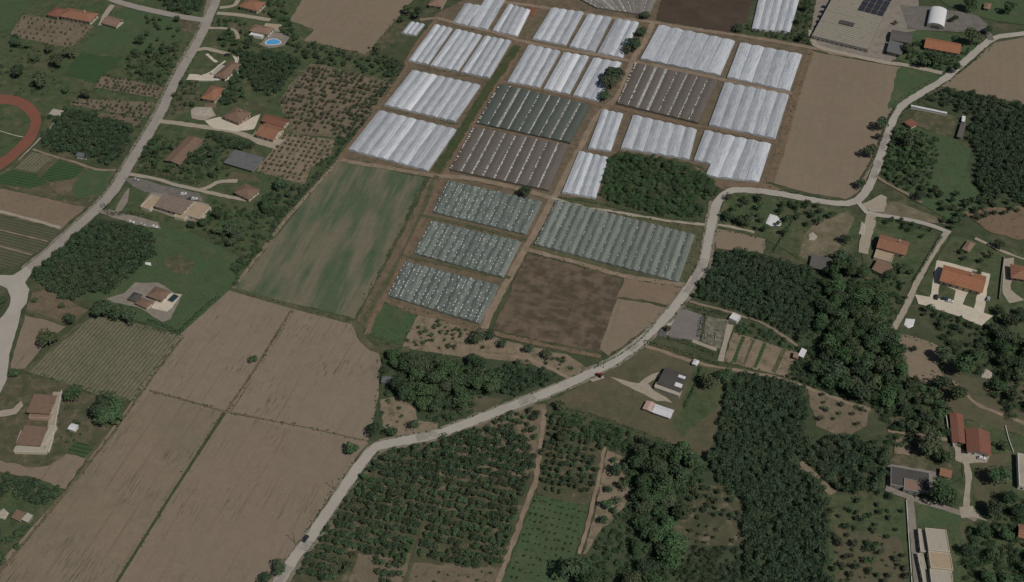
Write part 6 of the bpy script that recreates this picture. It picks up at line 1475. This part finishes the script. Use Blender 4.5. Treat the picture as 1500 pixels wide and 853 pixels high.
T(940, 48, 9, 'small tree near the corner of the dark ploughed field', 'leaf_dark', tall=0.8)
T(945, 24, 8, 'dark bush between the net rows and the dark ploughed field', 'leaf_dark', tall=0.7)
T(1080, 42, 9, 'low dark tree at the far corner of the dark ploughed field', 'leaf_dark', tall=0.6)
T(1292, 183, 11, 'dark roadside tree at the northeast corner of the big bare field', 'leaf_dark')
T(1288, 200, 6, 'small roadside tree below the northeast corner tree', 'leaf_dark')
T(1275, 223, 11, 'dark roadside tree in the middle of the bare field eastern side', 'leaf_dark')
T(1262, 268, 9, 'dark roadside tree just above the road fork', 'leaf_dark')
T(1346, 285, 9, 'tall dark tree by the dirt path east of the road fork', 'leaf_dark')
T(1330, 205, 13, 'dark round tree beside the nursery kiosk', 'leaf_dark')
T(1400, 100, 9, 'roadside tree outside the long orange house', 'leaf_dark')
T(1370, 88, 13, 'dark spreading tree in front of the long orange house', 'leaf_dark')
T(1352, 92, 10, 'tree beside the narrow track under the long orange house', 'leaf_dark')
T(1425, 56, 15, 'broad tree east of the long orange house', 'leaf_mid')
T(1397, 28, 6, 'small tree beside the bright arched hangar', 'leaf_dark')
T(1446, 44, 7, 'dark tree at the yard entrance near the eastern bare field', 'leaf_dark')
T(1312, 34, 4, 'little tree against the warehouse corner', 'leaf_dark')
T(1330, 72, 9, 'dark tree behind the pale grey barn', 'leaf_dark')
T(1420, 8, 12, 'tree on the green at the top edge beyond the hangar', 'leaf_mid')
T(1480, 14, 10, 'tree at the top edge near the eastern corner', 'leaf_mid')
T(1175, 55, 8, 'dark tree at the corner of the topmost white greenhouse', 'leaf_dark')
T(1170, 30, 7, 'tree between the topmost greenhouse and the warehouse drive', 'leaf_mid')
T(1180, 10, 8, 'tree at the top edge beside the warehouse drive', 'leaf_mid')
T(1090, 325, 10, 'dark tree beside the pale track east of the upper bend', 'leaf_dark')
T(1066, 318, 9, 'dark bushy tree next to the inside of the upper bend', 'leaf_dark')
T(1380, 520, 15, 'reddish dark tree at the eastern edge of the bare dirt patch', 'leaf_dark')
T(1410, 535, 18, 'broad tree between the bare dirt patch and the scrap heap', 'leaf_mid')
T(1430, 520, 14, 'leafy tree north of the scrap heap', 'leaf_mid')
T(1382, 562, 14, 'round dark tree south of the bare dirt patch', 'leaf_dark')
T(1404, 578, 16, 'leafy tree behind the L-shaped house roof', 'leaf_mid')
T(1340, 512, 5, 'little bush on the bare dirt patch', 'leaf_dark')
T(1343, 558, 7, 'dark bush at the southern tip of the bare dirt patch', 'leaf_dark')
T(1360, 648, 20, 'big dark tree north of the dark flat-roofed house', 'leaf_dark')
T(1382, 672, 13, 'leafy tree above the small orange outhouse', 'leaf_mid')
T(1378, 722, 21, 'large round tree east of the dark flat-roofed house', 'leaf_mid')
T(1395, 732, 13, 'tree at the lane side next to the large round tree', 'leaf_mid')
T(1462, 698, 17, 'round isolated tree on the dry eastern lawn', 'leaf_mid')
T(1455, 745, 16, 'dark purple-brown tree at the corner of the dry eastern lawn', 'leaf_dark')
T(1478, 730, 13, 'tall tree beside the dark one at the dry lawn corner', 'leaf_mid')
T(1470, 655, 8, 'small tree on the lawn east of the L-shaped house', 'leaf_mid')
T(1302, 402, 9, 'bush in front of the brown annexe of the orange house', 'leaf_dark')
T(1320, 395, 8, 'garden tree beside the lane under the orange house', 'leaf_mid')
T(1240, 352, 9, 'dark tree between the waste ground and the lane yard', 'leaf_dark')
T(1232, 378, 11, 'dark tree beside the grey concrete-roofed shed', 'leaf_dark')
T(1465, 360, 9, 'dark tree beside the path east of the square hut', 'leaf_dark')
T(1435, 400, 0.1 + 6, 'small garden tree at the back corner of the row house', 'leaf_mid')
T(1040, 560, 14, 'dark tree at the plantation edge poking onto the bungalow lawn', 'leaf_dark')
T(1062, 552, 13, 'tree at the northern tip of the large plantation', 'leaf_mid')
T(905, 690, 10, 'dark tree in the sandy strip beside the square orchard', 'leaf_dark')
T(912, 712, 9, 'dark tree beside the fenced bed of the sandy strip', 'leaf_dark')
T(890, 738, 9, 'round green tree in the middle of the sandy strip', 'leaf_mid')
T(886, 763, 8, 'dark round tree low in the sandy strip', 'leaf_dark')
T(840, 838, 22, 'very dark large tree at the bottom edge beside the green lawn', 'leaf_dark')
T(862, 850, 18, 'large tree at the bottom edge next to the very dark one', 'leaf_mid')
T(826, 640, 12, 'leafy tree at the tip of the bungalow lawn next to the square orchard', 'leaf_mid')
T(820, 596, 9, 'dark tree where the orchard path meets the road', 'leaf_dark')
T(612, 19, 10, 'dark trees clump at the top edge near the big soil field', 'leaf_dark')
T(598, 14, 9, 'bushy tree at the upper corner of the big soil field', 'leaf_mid')
T(590, 28, 6, 'small tree beside the small pale glasshouse', 'leaf_dark')
T(552, 70, 6, 'small tree at the lower corner of the big soil field', 'leaf_dark')
T(390, 300, 12, 'tree on the slope below the square brown house', 'leaf_mid')
T(410, 270, 10, 'dark tree at the foot of the neat orchard', 'leaf_dark')
T(340, 340, 13, 'dark tree at the lower end of the villa thicket', 'leaf_dark')
T(205, 60, 0.1 + 8, 'leafy tree at the edge of the bright northern meadow', 'leaf_mid')
T(980, 482, 6, 'grey-green tree at the roadside corner of the grey yard', 'leaf_olive')
T(50, 440, 5, 'small bush beside the junction verge', 'leaf_mid')
T(2, 440, 8, 'low tree on the green island of the junction', 'leaf_mid', tall=0.6)

# --- hedges
hedge('dark clipped hedge along the west side of the hip-roofed villa field', [(320, 436), (300, 452), (272, 478), (262, 487), (240, 478), (215, 470)], 2.2, 2.0)
hedge('hedge behind the slate-roofed bungalow, dividing its lawn', [(1026, 540), (1018, 565), (1002, 598)], 1.2, 1.8)
hedge('hedge along the path above the bungalow lawn', [(945, 502), (985, 514), (1020, 526), (1058, 536)], 2.6, 2.0, 'leaf_mid')
hedge('thin hedge along the path below the grey yard', [(975, 495), (1010, 505), (1050, 522)], 2.2, 2.0, 'leaf_mid')
hedge('hedge along the north side of the track to the overgrown copse', [(818, 290), (880, 300), (940, 314), (1030, 326)], 1.4, 1.0, 'leaf_mid')
hedge('hedge along the pale lane to the square brown house', [(206, 252), (245, 260), (285, 270), (292, 272)], 3.0, 2.6)
hedge('tall hedge between the villa drive and its garden', [(150, 302), (165, 315), (195, 314), (225, 322)], 3.0, 2.4)
hedge('dark hedge on the terrace side of the pool villa', [(322, 57), (345, 62), (372, 66), (384, 72)], 2.6, 2.4)
hedge('dark hedge along the fence between the inner bend and the waste ground', [(1168, 308), (1158, 328), (1145, 350), (1132, 372)], 1.6, 1.6)
hedge('roadside hedge under the big bare field', [(1262, 262), (1278, 235), (1290, 205), (1300, 178), (1312, 158)], 1.6, 1.4)
hedge('roadside hedge on the garden side of the curving road', [(870, 540), (905, 522), (938, 498), (962, 472)], 1.2, 0.9, 'leaf_mid')
hedge('roadside hedge along the close-set orchard', [(555, 663), (535, 690), (500, 742), (470, 785)], 1.4, 1.2, 'leaf_mid')
hedge('green hedge along the wheat field and the neat orchard', [(492, 232), (465, 262), (440, 288), (415, 318)], 2.4, 1.6, 'leaf_mid')
hedge('dark hedge beside the lane of the row house', [(1378, 348), (1358, 380), (1336, 415)], 1.4, 1.4)
hedge('hedge around the orange house garden on the lane side', [(1282, 322), (1320, 328), (1365, 340)], 2.4, 2.0, 'leaf_mid')
hedge('dark ragged hedge row between the mauve yard and the derelict slabs', [(1036, 462), (1029, 472), (1027, 484), (1025, 497)], 3.0, 3.0)
hedge('dark hedge across the back of the derelict slabs', [(1034, 462), (1046, 458), (1066, 464)], 1.8, 1.8)
hedge('bushy strip above the mauve yard along the plantation path', [(1002, 446), (1022, 452), (1050, 458)], 3.0, 1.6, 'leaf_mid')
hedge('dark planting along the north side of the side lane', [(305, 198), (330, 204), (360, 212), (372, 222)], 5.0, 3.5)
tarp('scrap_heap', 'dark grey scrap heap where the earth path meets the road', 'heap', [(962, 492), (974, 496), (978, 488), (974, 480), (966, 482)], 1.0, 'scrap')
tarp('rubble_heap', 'pale stones at the roadside corner of the mauve yard', 'heap', [(974, 479), (981, 480), (983, 475), (978, 473)], 0.7, 'rubble')
foundation = props(empty('ruined_foundation', (*g(1048, 494), 0), B_C), 'low grey foundation walls on the derelict slabs', 'foundation')
for (x0, y0, x1, y1) in ((-6, -3, 5, -3), (-6, 3.5, 4, 3.5), (-6, -3, -6, 3.5), (0, -3, 0, 3.5), (5, -3, 5, 1)):
    m = MB(); m.box(((x0 + x1) / 2, (y0 + y1) / 2), (max(abs(x1 - x0) - 0.36, 0.35), max(abs(y1 - y0) - 0.36, 0.35), 0.6), 0.3); m.build('wall', M['wall_grey'], foundation)
print('KINDS', COUNT)
